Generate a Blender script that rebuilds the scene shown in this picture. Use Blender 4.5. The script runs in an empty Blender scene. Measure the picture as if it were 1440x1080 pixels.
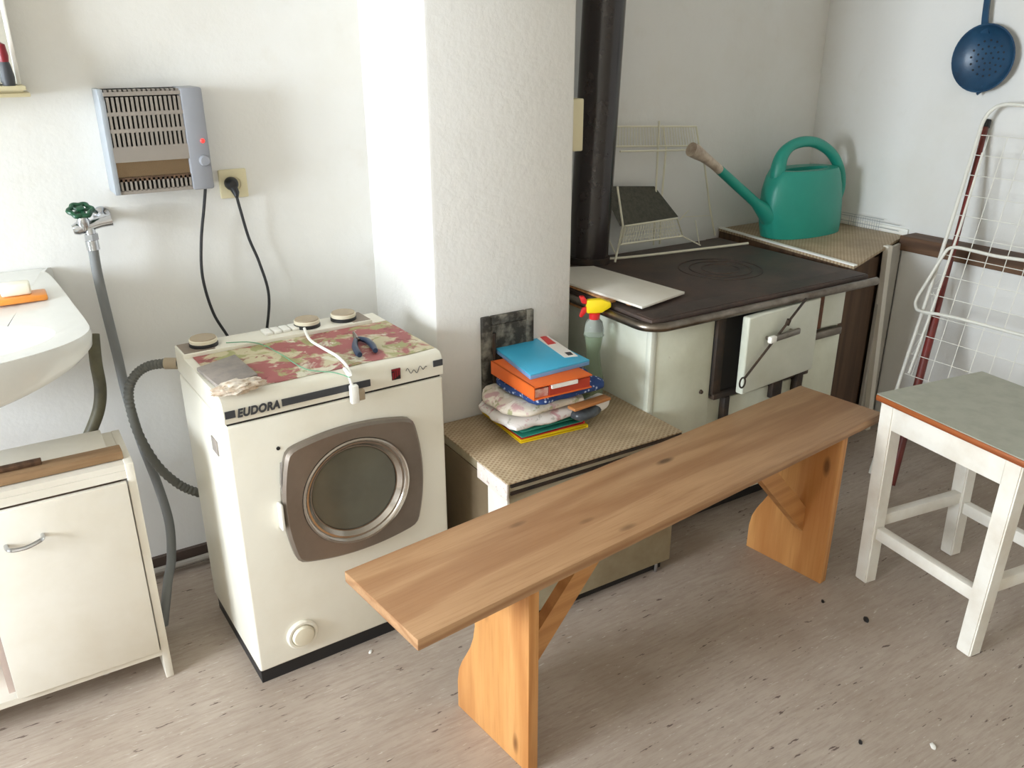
import bpy, bmesh, math, random
from mathutils import Vector, Matrix, noise
random.seed(7)
PI = math.pi
S = bpy.context.scene
COL = S.collection

# ------------------------------------------------------------------ camera
F, PITCH, YAW, ROLL, H = 1181.29, .3832, .5544, -.004, 1.615
fw = Vector((math.sin(YAW)*math.cos(PITCH), math.cos(YAW)*math.cos(PITCH), -math.sin(PITCH)))
r0 = Vector((math.cos(YAW), -math.sin(YAW), 0)); u0 = r0.cross(fw)
rt = math.cos(ROLL)*r0 + math.sin(ROLL)*u0; up = -math.sin(ROLL)*r0 + math.cos(ROLL)*u0
EYE = Vector((0, 0, H))
cd = bpy.data.cameras.new('camera'); cam = bpy.data.objects.new('camera', cd); COL.objects.link(cam)
cd.sensor_fit = 'HORIZONTAL'; cd.sensor_width = 36; cd.lens = F/1440*36; cd.clip_start = .02
cam.matrix_world = Matrix(((rt.x, up.x, -fw.x, 0), (rt.y, up.y, -fw.y, 0), (rt.z, up.z, -fw.z, H), (0, 0, 0, 1)))
S.camera = cam

def at(px, py, ax, val):
    """world point on the plane ax=val that was measured at this place in the photograph"""
    d = fw + rt*((px-720)/F) - up*((py-540)/F)
    i = 'xyz'.index(ax)
    return EYE + d*((val-EYE[i])/d[i])

def at_plane(px, py, p0, n):
    d = fw + rt*((px-720)/F) - up*((py-540)/F)
    return EYE + d*((p0-EYE).dot(n)/d.dot(n))

# ------------------------------------------------------------------ materials
def lin(c):
    return tuple((v/255/12.92 if v/255 <= .04045 else ((v/255+.055)/1.055)**2.4) for v in c)

class NT:
    def __init__(s, name):
        s.m = bpy.data.materials.new(name); s.m.use_nodes = True
        s.t = s.m.node_tree; s.b = s.t.nodes['Principled BSDF']
        s.tc = s.t.nodes.new('ShaderNodeTexCoord')
    def n(s, kind, **kw):
        nd = s.t.nodes.new('ShaderNode'+kind)
        for k, v in kw.items():
            if k in nd.inputs.keys(): nd.inputs[k].default_value = v
            else: setattr(nd, k, v)
        return nd
    def l(s, a, b): s.t.links.new(a, b)
    def coord(s, scale=(1, 1, 1), rot=(0, 0, 0), out='Object'):
        mp = s.n('Mapping'); mp.inputs['Scale'].default_value = scale; mp.inputs['Rotation'].default_value = rot
        s.l(s.tc.outputs[out], mp.inputs['Vector']); return mp.outputs['Vector']
    def noise(s, scale, detail=4, rough=.55, vec=None, dist=0):
        nd = s.n('TexNoise'); nd.inputs['Scale'].default_value = scale; nd.inputs['Detail'].default_value = detail
        nd.inputs['Roughness'].default_value = rough; nd.inputs['Distortion'].default_value = dist
        s.l(vec if vec is not None else s.tc.outputs['Object'], nd.inputs['Vector']); return nd.outputs['Fac']
    def ramp(s, fac, stops):
        nd = s.n('ValToRGB'); cr = nd.color_ramp
        while len(cr.elements) < len(stops): cr.elements.new(.5)
        for e, (p, c) in zip(cr.elements, stops): e.position = p; e.color = (*c, 1) if len(c) == 3 else c
        s.l(fac, nd.inputs['Fac']); return nd.outputs['Color']
    def mix(s, fac, a, b):
        nd = s.n('Mix', data_type='RGBA')
        ins = [i for i in nd.inputs if i.type == 'RGBA']; fi = nd.inputs[0]
        if hasattr(fac, 'node'): s.l(fac, fi)
        else: fi.default_value = fac
        for x, i in zip((a, b), ins):
            if hasattr(x, 'node'): s.l(x, i)
            else: i.default_value = (*x, 1)
        return [o for o in nd.outputs if o.type == 'RGBA'][0]
    def bump(s, h, strength=.3, dist=.01):
        nd = s.n('Bump'); nd.inputs['Strength'].default_value = strength; nd.inputs['Distance'].default_value = dist
        s.l(h, nd.inputs['Height']); s.l(nd.outputs['Normal'], s.b.inputs['Normal'])
    def col(s, c):
        if hasattr(c, 'node'): s.l(c, s.b.inputs['Base Color'])
        else: s.b.inputs['Base Color'].default_value = (*c, 1)
    def set(s, rough=.5, metal=0, spec=.5):
        s.b.inputs['Roughness'].default_value = rough; s.b.inputs['Metallic'].default_value = metal
        s.b.inputs['Specular IOR Level'].default_value = spec

def plain(name, c, rough=.5, metal=0, c2=None, vs=8, lo=.4, hi=.7, bs=None, bst=.2, spec=.5):
    k = NT(name); k.set(rough, metal, spec)
    c = lin(c)
    if c2 is not None:
        k.col(k.ramp(k.noise(vs, 5, .6), [(lo, c), (hi, lin(c2))]))
    else:
        k.col(k.ramp(k.noise(20, 3), [(.3, tuple(v*.96 for v in c)), (.7, c)]))
    if bs: k.bump(k.noise(bs, 4, .6), bst, .004)
    return k.m

M = {}
def mk_plaster(name, base, stain, bst=.5):
    k = NT(name); k.set(.9, 0, .2)
    big = k.noise(1.6, 5, .6); sm = k.noise(9, 5, .65)
    c = k.mix(k.ramp(big, [(.50, (0, 0, 0)), (.78, (.55, .55, .55))]), lin(base), lin(stain))
    c = k.mix(k.ramp(sm, [(.60, (0, 0, 0)), (.85, (.35, .35, .35))]), c, lin(stain))
    k.col(c)
    k.bump(k.noise(34, 5, .62), bst, .006)
    return k.m
M['plaster'] = mk_plaster('white_plaster', (226, 225, 221), (212, 207, 196), .18)
M['plaster_rough'] = mk_plaster('rough_plaster', (226, 224, 219), (208, 204, 195), .42)
M['wall_tan'] = plain('tan_wall_paint', (226, 218, 204), .9)
M['ceil'] = plain('ceiling_paint', (225, 222, 214), .9)

k = NT('linoleum_floor'); k.set(.5, 0, .4)
v = k.coord((1, 1, 1)); st = k.coord((2.2, 20, 1), (0, 0, -.03))
c = k.ramp(k.noise(2.4, 5, .6), [(.30, lin((160, 145, 131))), (.70, lin((184, 171, 158)))])
c = k.mix(k.ramp(k.noise(6, 6, .7, st), [(.44, (0, 0, 0)), (.68, (.5, .5, .5))]), c, lin((140, 120, 106)))
st2 = k.coord((3.4, 15, 1), (0, 0, .02))
c = k.mix(k.ramp(k.noise(5.5, 3, .6, st2), [(.665, (0, 0, 0)), (.71, (.85, .85, .85))]), c, lin((78, 58, 54)))
st3 = k.coord((4, 22, 1), (0, 0, -.05))
c = k.mix(k.ramp(k.noise(8, 3, .6, st3), [(.64, (0, 0, 0)), (.74, (.6, .6, .6))]), c, lin((212, 205, 196)))
k.col(c); k.bump(k.noise(30, 4), .08, .003); M['floor'] = k.m

def wood(name, light, mid, dark, axis='x', rough=.45, knots=True, sc=1.0):
    k = NT(name); k.set(rough, 0, .35)
    s = {'x': (1.1, 9, 9), 'z': (9, 9, 1.1), 'y': (9, 1.1, 9)}[axis]
    s = tuple(a*sc for a in s)
    v = k.coord(s)
    n1 = k.noise(2.2, 5, .55, v, .8)
    w = k.n('TexWave', wave_type='RINGS', rings_direction='X' if axis == 'x' else ('Z' if axis == 'z' else 'Y'))
    w.inputs['Scale'].default_value = 1.3; w.inputs['Distortion'].default_value = 6; w.inputs['Detail'].default_value = 3
    w.inputs['Detail Scale'].default_value = .8
    k.l(v, w.inputs['Vector'])
    c = k.mix(k.ramp(w.outputs['Fac'], [(.40, (0, 0, 0)), (1, (.55, .55, .55))]), k.ramp(n1, [(.25, lin(light)), (.75, lin(mid))]), lin(dark))
    fine = {'x': (6, 160, 160), 'z': (160, 160, 6), 'y': (160, 6, 160)}[axis]
    c = k.mix(k.ramp(k.noise(1, 3, .6, k.coord(fine)), [(.48, (0, 0, 0)), (.8, (.45, .45, .45))]), c, lin(dark))
    if knots:
        ks = {'x': (3.2, 9, 9), 'z': (9, 9, 3.2), 'y': (9, 3.2, 9)}[axis]
        vo = k.n('TexVoronoi'); vo.inputs['Scale'].default_value = 1; k.l(k.coord(ks), vo.inputs['Vector'])
        c = k.mix(k.ramp(vo.outputs['Distance'], [(.05, (.85, .85, .85)), (.13, (0, 0, 0))]), c, lin(tuple(int(x*.62) for x in dark)))
    k.col(c); k.bump(n1, .06, .002); return k.m
M['pine'] = wood('pine_top', (182, 144, 106), (162, 123, 87), (136, 92, 58))
M['pine_leg'] = wood('pine_leg', (214, 158, 98), (200, 142, 82), (172, 108, 54), 'z')
M['pine_brace'] = wood('pine_brace', (206, 152, 96), (190, 136, 82), (168, 112, 62), 'x', knots=False, sc=.5)
M['pine_edge'] = wood('pine_edge', (206, 156, 104), (176, 120, 74), (146, 92, 54), 'x', knots=False)
M['brown_wood'] = wood('brown_board', (112, 84, 62), (92, 66, 48), (60, 42, 32), 'y', .6, False)
M['dark_wood'] = wood('dark_wood', (104, 80, 60), (86, 64, 47), (62, 46, 35), 'z', .7, False)
M['batten'] = wood('batten', (172, 142, 108), (146, 114, 82), (112, 84, 60), 'x', .7, False)

def enamel(name, base, dirt, rust, amt=.62, rough=.3):
    k = NT(name); k.set(rough, 0, .5)
    c = k.mix(k.ramp(k.noise(3, 6, .65), [(amt-.18, (0, 0, 0)), (amt+.2, (.8, .8, .8))]), lin(base), lin(dirt))
    c = k.mix(k.ramp(k.noise(14, 6, .75), [(.68, (0, 0, 0)), (.78, (.85, .85, .85))]), c, lin(rust))
    k.col(c); return k.m
M['washer'] = enamel('washer_enamel', (232, 228, 214), (218, 210, 190), (178, 160, 130), .66)
M['washer_top'] = enamel('washer_band', (230, 226, 212), (214, 206, 186), (160, 140, 110), .58)
M['stove'] = enamel('stove_enamel', (214, 216, 197), (180, 180, 156), (116, 86, 60), .57)
M['stove_side'] = enamel('stove_side_enamel', (214, 216, 202), (188, 190, 170), (120, 96, 70), .58)
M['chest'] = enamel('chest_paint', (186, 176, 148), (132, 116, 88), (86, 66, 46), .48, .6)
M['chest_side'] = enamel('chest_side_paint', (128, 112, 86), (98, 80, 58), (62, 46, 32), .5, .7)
M['cabinet'] = plain('cabinet_white', (230, 225, 214), .45, c2=(220, 213, 198), vs=4)
M['shaded_panel'] = plain('shaded_panel', (190, 186, 176), .7, c2=(172, 167, 156), vs=5)  # grey holds the shade that stove and counter throw here
M['cab_in'] = plain('cabinet_inside', (206, 186, 176), .6)
M['ceramic'] = plain('sink_ceramic', (222, 222, 217), .12)
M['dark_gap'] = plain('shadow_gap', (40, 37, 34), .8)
M['black_rubber'] = plain('black_rubber', (34, 34, 36), .5)
M['grey_hose'] = plain('grey_hose', (126, 128, 128), .5)
M['drain_hose'] = plain('drain_hose', (98, 98, 92), .6)
M['green_pipe'] = plain('green_pipe', (92, 88, 66), .55, c2=(70, 66, 50), vs=20)
M['heater'] = plain('heater_grey', (144, 146, 152), .45)
M['heater_side'] = plain('heater_side', (160, 166, 172), .45)
M['heater_grill'] = plain('heater_grille', (144, 136, 127), .4)
M['heater_dark'] = plain('heater_dark', (44, 42, 38), .7)
M['heater_brown'] = plain('heater_reflection', (132, 112, 88), .25, .75)  # brown of the reflection is put into the band's own colour
M['chrome'] = plain('chrome', (196, 198, 202), .16, 1)
M['steel'] = plain('worn_steel', (140, 132, 122), .32, 1, c2=(96, 84, 72), vs=10)
M['iron'] = plain('dark_iron', (58, 52, 47), .6, .5, c2=(84, 66, 52), vs=14)
M['door_metal'] = plain('brushed_brown_metal', (142, 132, 122), .36, .7, c2=(128, 117, 106), vs=5)
M['ring_metal'] = plain('ring_metal', (176, 168, 158), .2, .95)
M['bowl'] = plain('drum_metal', (122, 120, 104), .35, .7, c2=(88, 86, 72), vs=5)
M['green_wheel'] = plain('green_handwheel', (24, 74, 48), .35)
M['cream_plastic'] = plain('cream_plastic', (216, 206, 170), .45)
M['inlay_brown'] = plain('inlay_brown', (134, 120, 106), .5)
M['cap_cream'] = plain('pale_cream_plastic', (226, 218, 196), .45)
M['tan_plastic'] = plain('tan_plastic', (168, 152, 128), .5)
M['grey_plastic'] = plain('grey_plastic', (150, 140, 132), .55, c2=(128, 122, 118), vs=30)
M['white_plastic'] = plain('white_plastic', (240, 238, 230), .4)
M['label_dark'] = plain('label_dark_grey', (60, 62, 66), .5)
M['logo_red'] = plain('logo_red', (128, 22, 34), .4)
M['logo_black'] = plain('logo_black', (28, 16, 20), .4)
M['red'] = plain('red_plastic', (214, 40, 40), .35)
M['yellow'] = plain('yellow_plastic', (246, 214, 30), .35)
M['teal_can'] = plain('teal_plastic', (36, 150, 132), .38)
M['rose'] = plain('rose_plastic', (196, 182, 164), .5, c2=(150, 130, 112), vs=25)
M['wire'] = plain('cream_wire', (222, 218, 196), .45)
M['white_wire'] = plain('white_wire', (226, 224, 214), .45)
M['thin_wire'] = plain('galvanised_wire', (168, 172, 176), .45, .4)
M['sheet'] = plain('dark_mesh_sheet', (82, 80, 68), .6, .2, c2=(60, 58, 48), vs=60, bs=160, bst=.5)
M['enamel_blue'] = plain('blue_enamel', (34, 72, 102), .35, c2=(22, 48, 74), vs=9)
M['blue_dark'] = plain('burnt_enamel', (14, 22, 32), .6)
M['stool_white'] = plain('stool_paint', (236, 232, 222), .4, c2=(222, 214, 200), vs=9)
M['stool_top'] = plain('stool_lino', (170, 170, 155), .5, c2=(158, 158, 143), vs=20)
M['stool_edge'] = wood('stool_edge', (172, 98, 52), (150, 80, 40), (116, 58, 30), 'y', .5, False)
M['red_rod'] = plain('red_brown_paint', (112, 34, 28), .45, c2=(92, 48, 40), vs=14)
M['rust'] = plain('rusty_iron', (112, 70, 46), .8, .1, c2=(58, 44, 36), vs=22)
M['soot'] = plain('sooty_iron', (56, 52, 46), .75, .1, c2=(150, 144, 130), vs=18, lo=.46, hi=.70, bs=40, bst=.5)
M['orange'] = plain('orange_card', (226, 104, 36), .5)
M['red_card'] = plain('dark_red_card', (176, 56, 34), .5)
M['blue_card'] = plain('sky_blue_card', (64, 176, 216), .45)
M['blue_edge'] = plain('pale_blue_card', (124, 160, 206), .5)
M['teal_card'] = plain('teal_card', (50, 140, 122), .5)
M['yellow_card'] = plain('yellow_card', (236, 202, 24), .5)
M['red_thin'] = plain('red_card', (200, 50, 44), .5)
M['paper'] = plain('white_paper', (234, 230, 224), .6)
M['pink_label'] = plain('pink_label', (206, 128, 116), .6, c2=(236, 220, 206), vs=40)
M['dark_bag'] = plain('dark_grey_plastic', (58, 62, 66), .3, c2=(84, 90, 96), vs=20)
M['brown_card'] = plain('brown_card', (184, 120, 66), .6)
M['soap'] = plain('soap', (242, 238, 220), .4)
M['soap_dish'] = plain('orange_soap_dish', (232, 146, 60), .35)
M['plier_blue'] = plain('plier_grip', (38, 52, 74), .4)
M['bag'] = plain('crumpled_plastic', (226, 216, 202), .3, c2=(178, 150, 120), vs=40, bs=60, bst=.6)
M['green_string'] = plain('green_string', (108, 160, 126), .7)
M['clear'] = None
M['skirting'] = plain('dark_skirting', (78, 64, 56), .6)
M['pipe_grey'] = plain('grey_paint_pipe', (158, 152, 144), .5)
M['crumb'] = plain('dark_crumb', (30, 26, 26), .6)
M['glow'] = None

k = NT('stovepipe_enamel'); k.set(.24, 0, .6)
k.col(k.ramp(k.noise(12, 5, .6), [(.3, lin((34, 26, 24))), (.7, lin((46, 36, 34)))])); M['pipe'] = k.m
k = NT('rusty_hotplate'); k.set(.55, .2, .5)
k.col(k.mix(k.ramp(k.noise(5, 6, .7), [(.4, (0, 0, 0)), (.7, (.9, .9, .9))]), lin((62, 52, 47)), lin((94, 72, 62))))
k.bump(k.noise(60, 4), .15, .002); M['hotplate'] = k.m

k = NT('indicator_red'); k.set(.3); k.col((.8, .02, .02)); k.b.inputs['Emission Color'].default_value = (1, .04, .03, 1); k.b.inputs['Emission Strength'].default_value = 1.6; M['glow'] = k.m

k = NT('clear_plastic'); k.set(.08); k.col((.86, .92, .90)); k.b.inputs['Transmission Weight'].default_value = .85; k.b.inputs['IOR'].default_value = 1.25; M['clear'] = k.m
k = NT('green_clear_plastic'); k.set(.2); k.col(lin((186, 204, 178))); k.b.inputs['Transmission Weight'].default_value = .7; k.b.inputs['IOR'].default_value = 1.3; M['clear_green'] = k.m
k = NT('porthole_glass'); k.set(.06); k.col(lin((190, 188, 172))); k.b.inputs['Transmission Weight'].default_value = .8; k.b.inputs['IOR'].default_value = 1.3; M['glass'] = k.m
k = NT('mirror_glass'); k.set(.03, 1); k.col(lin((226, 230, 228))); M['mirror'] = k.m
k = NT('window_glass'); k.set(.0); k.col((1, 1, 1)); k.b.inputs['Transmission Weight'].default_value = 1; k.b.inputs['IOR'].default_value = 1.02; M['pane'] = k.m

# patterned cloths
k = NT('woven_oilcloth'); k.set(.5, 0, .4)
a1 = k.n('TexWave', wave_type='BANDS', bands_direction='X'); a1.inputs['Scale'].default_value = 25; a1.inputs['Distortion'].default_value = .4
k.l(k.coord((1, 1, 1), (0, 0, .9)), a1.inputs['Vector'])
a2 = k.n('TexWave', wave_type='BANDS', bands_direction='X'); a2.inputs['Scale'].default_value = 25; a2.inputs['Distortion'].default_value = .4
k.l(k.coord((1, 1, 1), (0, 0, -.65)), a2.inputs['Vector'])
mm = k.n('Math', operation='MULTIPLY'); k.l(a1.outputs['Fac'], mm.inputs[0]); k.l(a2.outputs['Fac'], mm.inputs[1])
c = k.ramp(mm.outputs[0], [(.10, lin((188, 168, 138))), (.55, lin((154, 128, 98)))])
c = k.mix(k.ramp(k.noise(4, 5, .7), [(.42, (0, 0, 0)), (.72, (.7, .7, .7))]), c, lin((126, 106, 76)))
k.col(c); M['oilcloth'] = k.m

def floral(name, ground, cols, sc, mixv=.55, rough=.6):
    k = NT(name); k.set(rough, 0, .4)
    c = lin(ground)
    for i, (cc, s, lo) in enumerate(cols):
        mp = k.n('Mapping'); mp.inputs['Location'].default_value = (3.1*i, 1.7*i, .6*i); k.l(k.tc.outputs['Object'], mp.inputs['Vector'])
        c = k.mix(k.ramp(k.noise(s*sc, 4, .6, mp.outputs['Vector'], .6), [(lo, (0, 0, 0)), (lo+.06, (.95, .95, .95))]), c, lin(cc))
    k.col(c); return k.m
M['wash_mat'] = floral('floral_oilcloth', (160, 92, 90), [((198, 190, 156), 9, .50), ((156, 156, 106), 15, .54), ((212, 208, 186), 13, .58), ((138, 72, 72), 24, .60)], 1)
M['cushion'] = floral('floral_cushion', (222, 212, 196), [((204, 168, 168), 16, .54), ((168, 168, 128), 18, .56), ((236, 230, 218), 22, .56)], 1, rough=.9)
M['speckled'] = floral('speckled_cloth', (226, 214, 204), [((170, 140, 132), 90, .60), ((240, 232, 226), 40, .6)], 1)
M['floral_white'] = floral('white_floral_cloth', (232, 226, 222), [((204, 160, 166), 26, .58), ((190, 186, 178), 18, .58)], 1, rough=.85)
k = NT('dotted_blue_cloth'); k.set(.85, 0, .3)
vo = k.n('TexVoronoi'); vo.inputs['Scale'].default_value = 75; k.l(k.tc.outputs['Object'], vo.inputs['Vector'])
k.col(k.ramp(vo.outputs['Distance'], [(.22, lin((188, 202, 224))), (.34, lin((46, 70, 124)))])); M['dots'] = k.m

# ------------------------------------------------------------------ mesh builder
def catmull(pts, n=8, closed=False):
    pts = [Vector(p) for p in pts]; out = []
    N = len(pts); rng = N if closed else N-1
    for i in range(rng):
        if closed: p0, p1, p2, p3 = pts[i-1], pts[i], pts[(i+1) % N], pts[(i+2) % N]
        else: p0, p1, p2, p3 = pts[max(i-1, 0)], pts[i], pts[i+1], pts[min(i+2, N-1)]
        for j in range(n):
            t = j/n; t2 = t*t; t3 = t2*t
            out.append(.5*((2*p1)+(p2-p0)*t+(2*p0-5*p1+4*p2-p3)*t2+(3*p1-p0-3*p2+p3)*t3))
    if not closed: out.append(pts[-1])
    return out

class MB:
    def __init__(s): s.bm = bmesh.new()
    def _merge(s, b, mat=None):
        if mat is not None: bmesh.ops.transform(b, matrix=mat, verts=b.verts)
        me = bpy.data.meshes.new('tmp'); b.to_mesh(me); b.free(); s.bm.from_mesh(me); bpy.data.meshes.remove(me)
    def box(s, x0, x1, y0, y1, z0, z1, bev=0, seg=2, mat=None):
        b = bmesh.new(); bmesh.ops.create_cube(b, size=1)
        for v in b.verts: v.co = Vector((x0+(v.co.x+.5)*(x1-x0), y0+(v.co.y+.5)*(y1-y0), z0+(v.co.z+.5)*(z1-z0)))
        if bev: bmesh.ops.bevel(b, geom=b.edges[:], offset=bev, segments=seg, affect='EDGES', profile=.5)
        s._merge(b, mat); return s
    def tube(s, pts, r, seg=8, closed=False):
        pts = [Vector(p) for p in pts]; bm = s.bm; rings = []
        n = len(pts); rr = r if isinstance(r, (list, tuple)) else [r]*n
        nrm = None
        for i, p in enumerate(pts):
            if closed: t = (pts[(i+1) % n]-pts[i-1])
            else: t = pts[min(i+1, n-1)]-pts[max(i-1, 0)]
            t.normalize()
            if nrm is None:
                nrm = t.cross(Vector((0, 0, 1)))
                if nrm.length < .05: nrm = t.cross(Vector((1, 0, 0)))
                nrm.normalize()
            else:
                nrm = nrm-t*nrm.dot(t)
                if nrm.length < 1e-6: nrm = t.orthogonal()
                nrm.normalize()
            b = t.cross(nrm)
            rings.append([bm.verts.new(p+(nrm*math.cos(2*PI*k/seg)+b*math.sin(2*PI*k/seg))*rr[i]) for k in range(seg)])
        m = n if closed else n-1
        for i in range(m):
            A, B = rings[i], rings[(i+1) % n]
            for k in range(seg):
                bm.faces.new((A[k], A[(k+1) % seg], B[(k+1) % seg], B[k]))
        if not closed:
            bm.faces.new(rings[0][::-1]); bm.faces.new(rings[-1])
        return s
    def lathe(s, prof, mat=None, seg=28, sx=1, sy=1):
        """prof: (radius, height) list around local Z, then mat"""
        b = bmesh.new(); rings = []
        for r, h in prof:
            if r < 1e-5: rings.append([b.verts.new((0, 0, h))])
            else: rings.append([b.verts.new((r*sx*math.cos(2*PI*k/seg), r*sy*math.sin(2*PI*k/seg), h)) for k in range(seg)])
        for A, B in zip(rings, rings[1:]):
            for k in range(seg):
                k2 = (k+1) % seg
                if len(A) == 1 and len(B) == 1: continue
                if len(A) == 1: b.faces.new((A[0], B[k2], B[k]))
                elif len(B) == 1: b.faces.new((A[k], A[k2], B[0]))
                else: b.faces.new((A[k], A[k2], B[k2], B[k]))
        s._merge(b, mat); return s
    def prism(s, pts, vec, bev=0, mat=None):
        b = bmesh.new(); vec = Vector(vec)
        A = [b.verts.new(Vector(p)) for p in pts]; B = [b.verts.new(Vector(p)+vec) for p in pts]
        b.faces.new(A[::-1]); b.faces.new(B); n = len(A)
        for i in range(n): b.faces.new((A[i], A[(i+1) % n], B[(i+1) % n], B[i]))
        bmesh.ops.recalc_face_normals(b, faces=b.faces)
        if bev: bmesh.ops.bevel(b, geom=b.edges[:], offset=bev, segments=2, affect='EDGES', profile=.5)
        s._merge(b, mat); return s
    def loft(s, rings, cap0=True, cap1=True):
        bm = s.bm; R = [[bm.verts.new(Vector(p)) for p in r] for r in rings]; n = len(R[0])
        for A, B in zip(R, R[1:]):
            for k in range(n): bm.faces.new((A[k], A[(k+1) % n], B[(k+1) % n], B[k]))
        if cap0: bm.faces.new(R[0][::-1])
        if cap1: bm.faces.new(R[-1])
        return s
    def xf(s, mat): bmesh.ops.transform(s.bm, matrix=mat, verts=s.bm.verts); return s
    def build(s, name, mat, parent=None, smooth=True, local=False, subsurf=0):
        bm = s.bm
        bmesh.ops.recalc_face_normals(bm, faces=bm.faces)
        loc = Vector((0, 0, 0))
        if parent is not None:
            if not local: bmesh.ops.transform(bm, matrix=ROOTM[root_of(parent).name].inverted(), verts=bm.verts)
        else:
            xs = [v.co for v in bm.verts]
            loc = Vector(((min(c.x for c in xs)+max(c.x for c in xs))/2, (min(c.y for c in xs)+max(c.y for c in xs))/2, min(c.z for c in xs)))
            bmesh.ops.translate(bm, vec=-loc, verts=bm.verts)
        me = bpy.data.meshes.new(name); bm.to_mesh(me); bm.free()
        me.materials.append(M[mat] if isinstance(mat, str) else mat)
        o = bpy.data.objects.new(name, me); COL.objects.link(o); o.location = loc
        if parent is not None: o.parent = parent
        if smooth:
            me.polygons.foreach_set('use_smooth', [True]*len(me.polygons))
            try: me.set_sharp_from_angle(angle=math.radians(38))
            except Exception: pass
        if subsurf:
            md = o.modifiers.new('s', 'SUBSURF'); md.levels = subsurf; md.render_levels = subsurf
        return o
ROOTM = {}
def root_of(o):
    while o.parent is not None: o = o.parent
    return o
def thing(name, label, cat, loc=(0, 0, 0), rotz=0, group=None):
    o = bpy.data.objects.new(name, None); COL.objects.link(o)
    o.empty_display_size = .05
    o.location = loc; o.rotation_euler = (0, 0, rotz); o['label'] = label; o['category'] = cat
    if group: o['group'] = group
    ROOTM[o.name] = Matrix.Translation(Vector(loc)) @ Matrix.Rotation(rotz, 4, 'Z')
    return o
def tag(o, label, cat, group=None):
    o['label'] = label; o['category'] = cat
    if group: o['group'] = group
    return o
def struct(o): o['kind'] = 'structure'; return o
def plab(o, label): o['label'] = label; return o
RX = lambda a: Matrix.Rotation(a, 4, 'X')
RY = lambda a: Matrix.Rotation(a, 4, 'Y')
RZ = lambda a: Matrix.Rotation(a, 4, 'Z')
T = lambda *p: Matrix.Translation(Vector(p))

# ------------------------------------------------------------------ room shell
XL, XR, YB, YA, YF, ZC = -3.2, 3.37, 2.62, 2.74, -1.25, 2.6
PX0, PX1, PY = 1.076, 1.574, 2.172
struct(MB().box(XL-.2, XR+.2, YF-.2, YA+.2, -.08, 0).build('floor', 'floor', smooth=False))
struct(MB().box(XL-.2, XR+.2, YF-.2, YA+.2, ZC, ZC+.1).build('ceiling', 'ceil', smooth=False))
struct(MB().box(XL-.2, PX0+.02, YB, YB+.15, 0, ZC).build('wall_back', 'plaster', smooth=False))
struct(MB().box(PX1-.02, XR+.15, YA, YA+.15, 0, ZC).build('wall_alcove', 'plaster', smooth=False))
struct(MB().box(PX0, PX1, PY, YA+.05, 0, ZC, .012, 2).build('wall_chimney', 'plaster_rough', smooth=True))
struct(MB().box(XR, XR+.15, YF-.15, YA+.02, 0, ZC).build('wall_right', 'plaster', smooth=False))
struct(MB().box(XL-.15, XR+.15, YF-.15, YF, 0, ZC).build('wall_front', 'wall_tan', smooth=False))
WY0, WY1, WZ0, WZ1 = .55, 1.95, .90, 2.25
wl = MB()
wl.box(XL-.2, XL, YF-.1, WY0, 0, ZC).box(XL-.2, XL, WY1, YA, 0, ZC).box(XL-.2, XL, WY0, WY1, 0, WZ0).box(XL-.2, XL, WY0, WY1, WZ1, ZC)
struct(wl.build('wall_left', 'plaster', smooth=False))
wf = MB()
for y0, y1, z0, z1 in ((WY0, WY0+.06, WZ0, WZ1), (WY1-.06, WY1, WZ0, WZ1), (WY0, WY1, WZ0, WZ0+.06), (WY0, WY1, WZ1-.06, WZ1), ((WY0+WY1)/2-.04, (WY0+WY1)/2+.04, WZ0, WZ1)):
    wf.box(XL-.13, XL-.08, y0, y1, z0, z1)
w1 = wf.build('window_1', 'cabinet', smooth=False); struct(w1)
# lower, thicker part of the right wall with its brown cap board
LX = 3.275
struct(MB().box(LX+.004, XR+.01, .3, 2.13, 0, .80).build('wall_right_plinth', 'plaster', smooth=False))
lp = [at(1256, 333, 'z', .862), at(1440, 362, 'z', .862)]
struct(MB().box(LX-.012, XR, .3, 2.14, .80, .862, .004).build('trim_1', 'brown_wood', smooth=False))
# skirting along the back wall
struct(MB().box(XL, PX0, YB-.016, YB, 0, .06).build('baseboard_back', 'skirting', smooth=False))
fp = MB().tube([(XL+.01, YB-.045, .032), (PX0-.01, YB-.045, .032)], .011)
tag(fp.build('floor_pipe', 'pipe_grey'), 'thin grey pipe running along the foot of the back wall', 'pipe')

# ------------------------------------------------------------------ washing machine
WA = .0381; WW, WD, WH = .591, .434, .85; WXY = (.3738, 1.8946)
wm = thing('washing_machine', 'old white front loading washing machine with square brown porthole door', 'washing machine', (WXY[0], WXY[1], 0), WA)
WMI = ROOTM[wm.name].inverted()
def wl_(p): return WMI @ p                                    # world -> washer coordinates
def wfront(px, py):                                           # point of the washer's front plane
    n = Matrix.Rotation(WA, 3, 'Z') @ Vector((0, -1, 0)); return wl_(at_plane(px, py, Vector((WXY[0], WXY[1], 0)), n))
MB().box(.006, WW-.006, .018, WD-.01, 0, .056).build('plinth', 'black_rubber', wm, local=True)
MB().box(0, WW, 0, WD, .05, .777, .007, 3).build('body', 'washer', wm, local=True)
MB().box(.006, WW-.006, .006, WD-.006, .772, .788).build('seam_strip', 'dark_gap', wm, local=True)
# deck with a leaning front band
prof = [(-.002, .785), (-.004, .81), (.004, .838), (.014, .8465), (.03, .848), (WD, .848), (WD, .785)]
deck = MB().prism([(0, a, b) for a, b in prof], (WW, 0, 0)); deck.build('top_deck', 'washer_top', wm, local=True)
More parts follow.
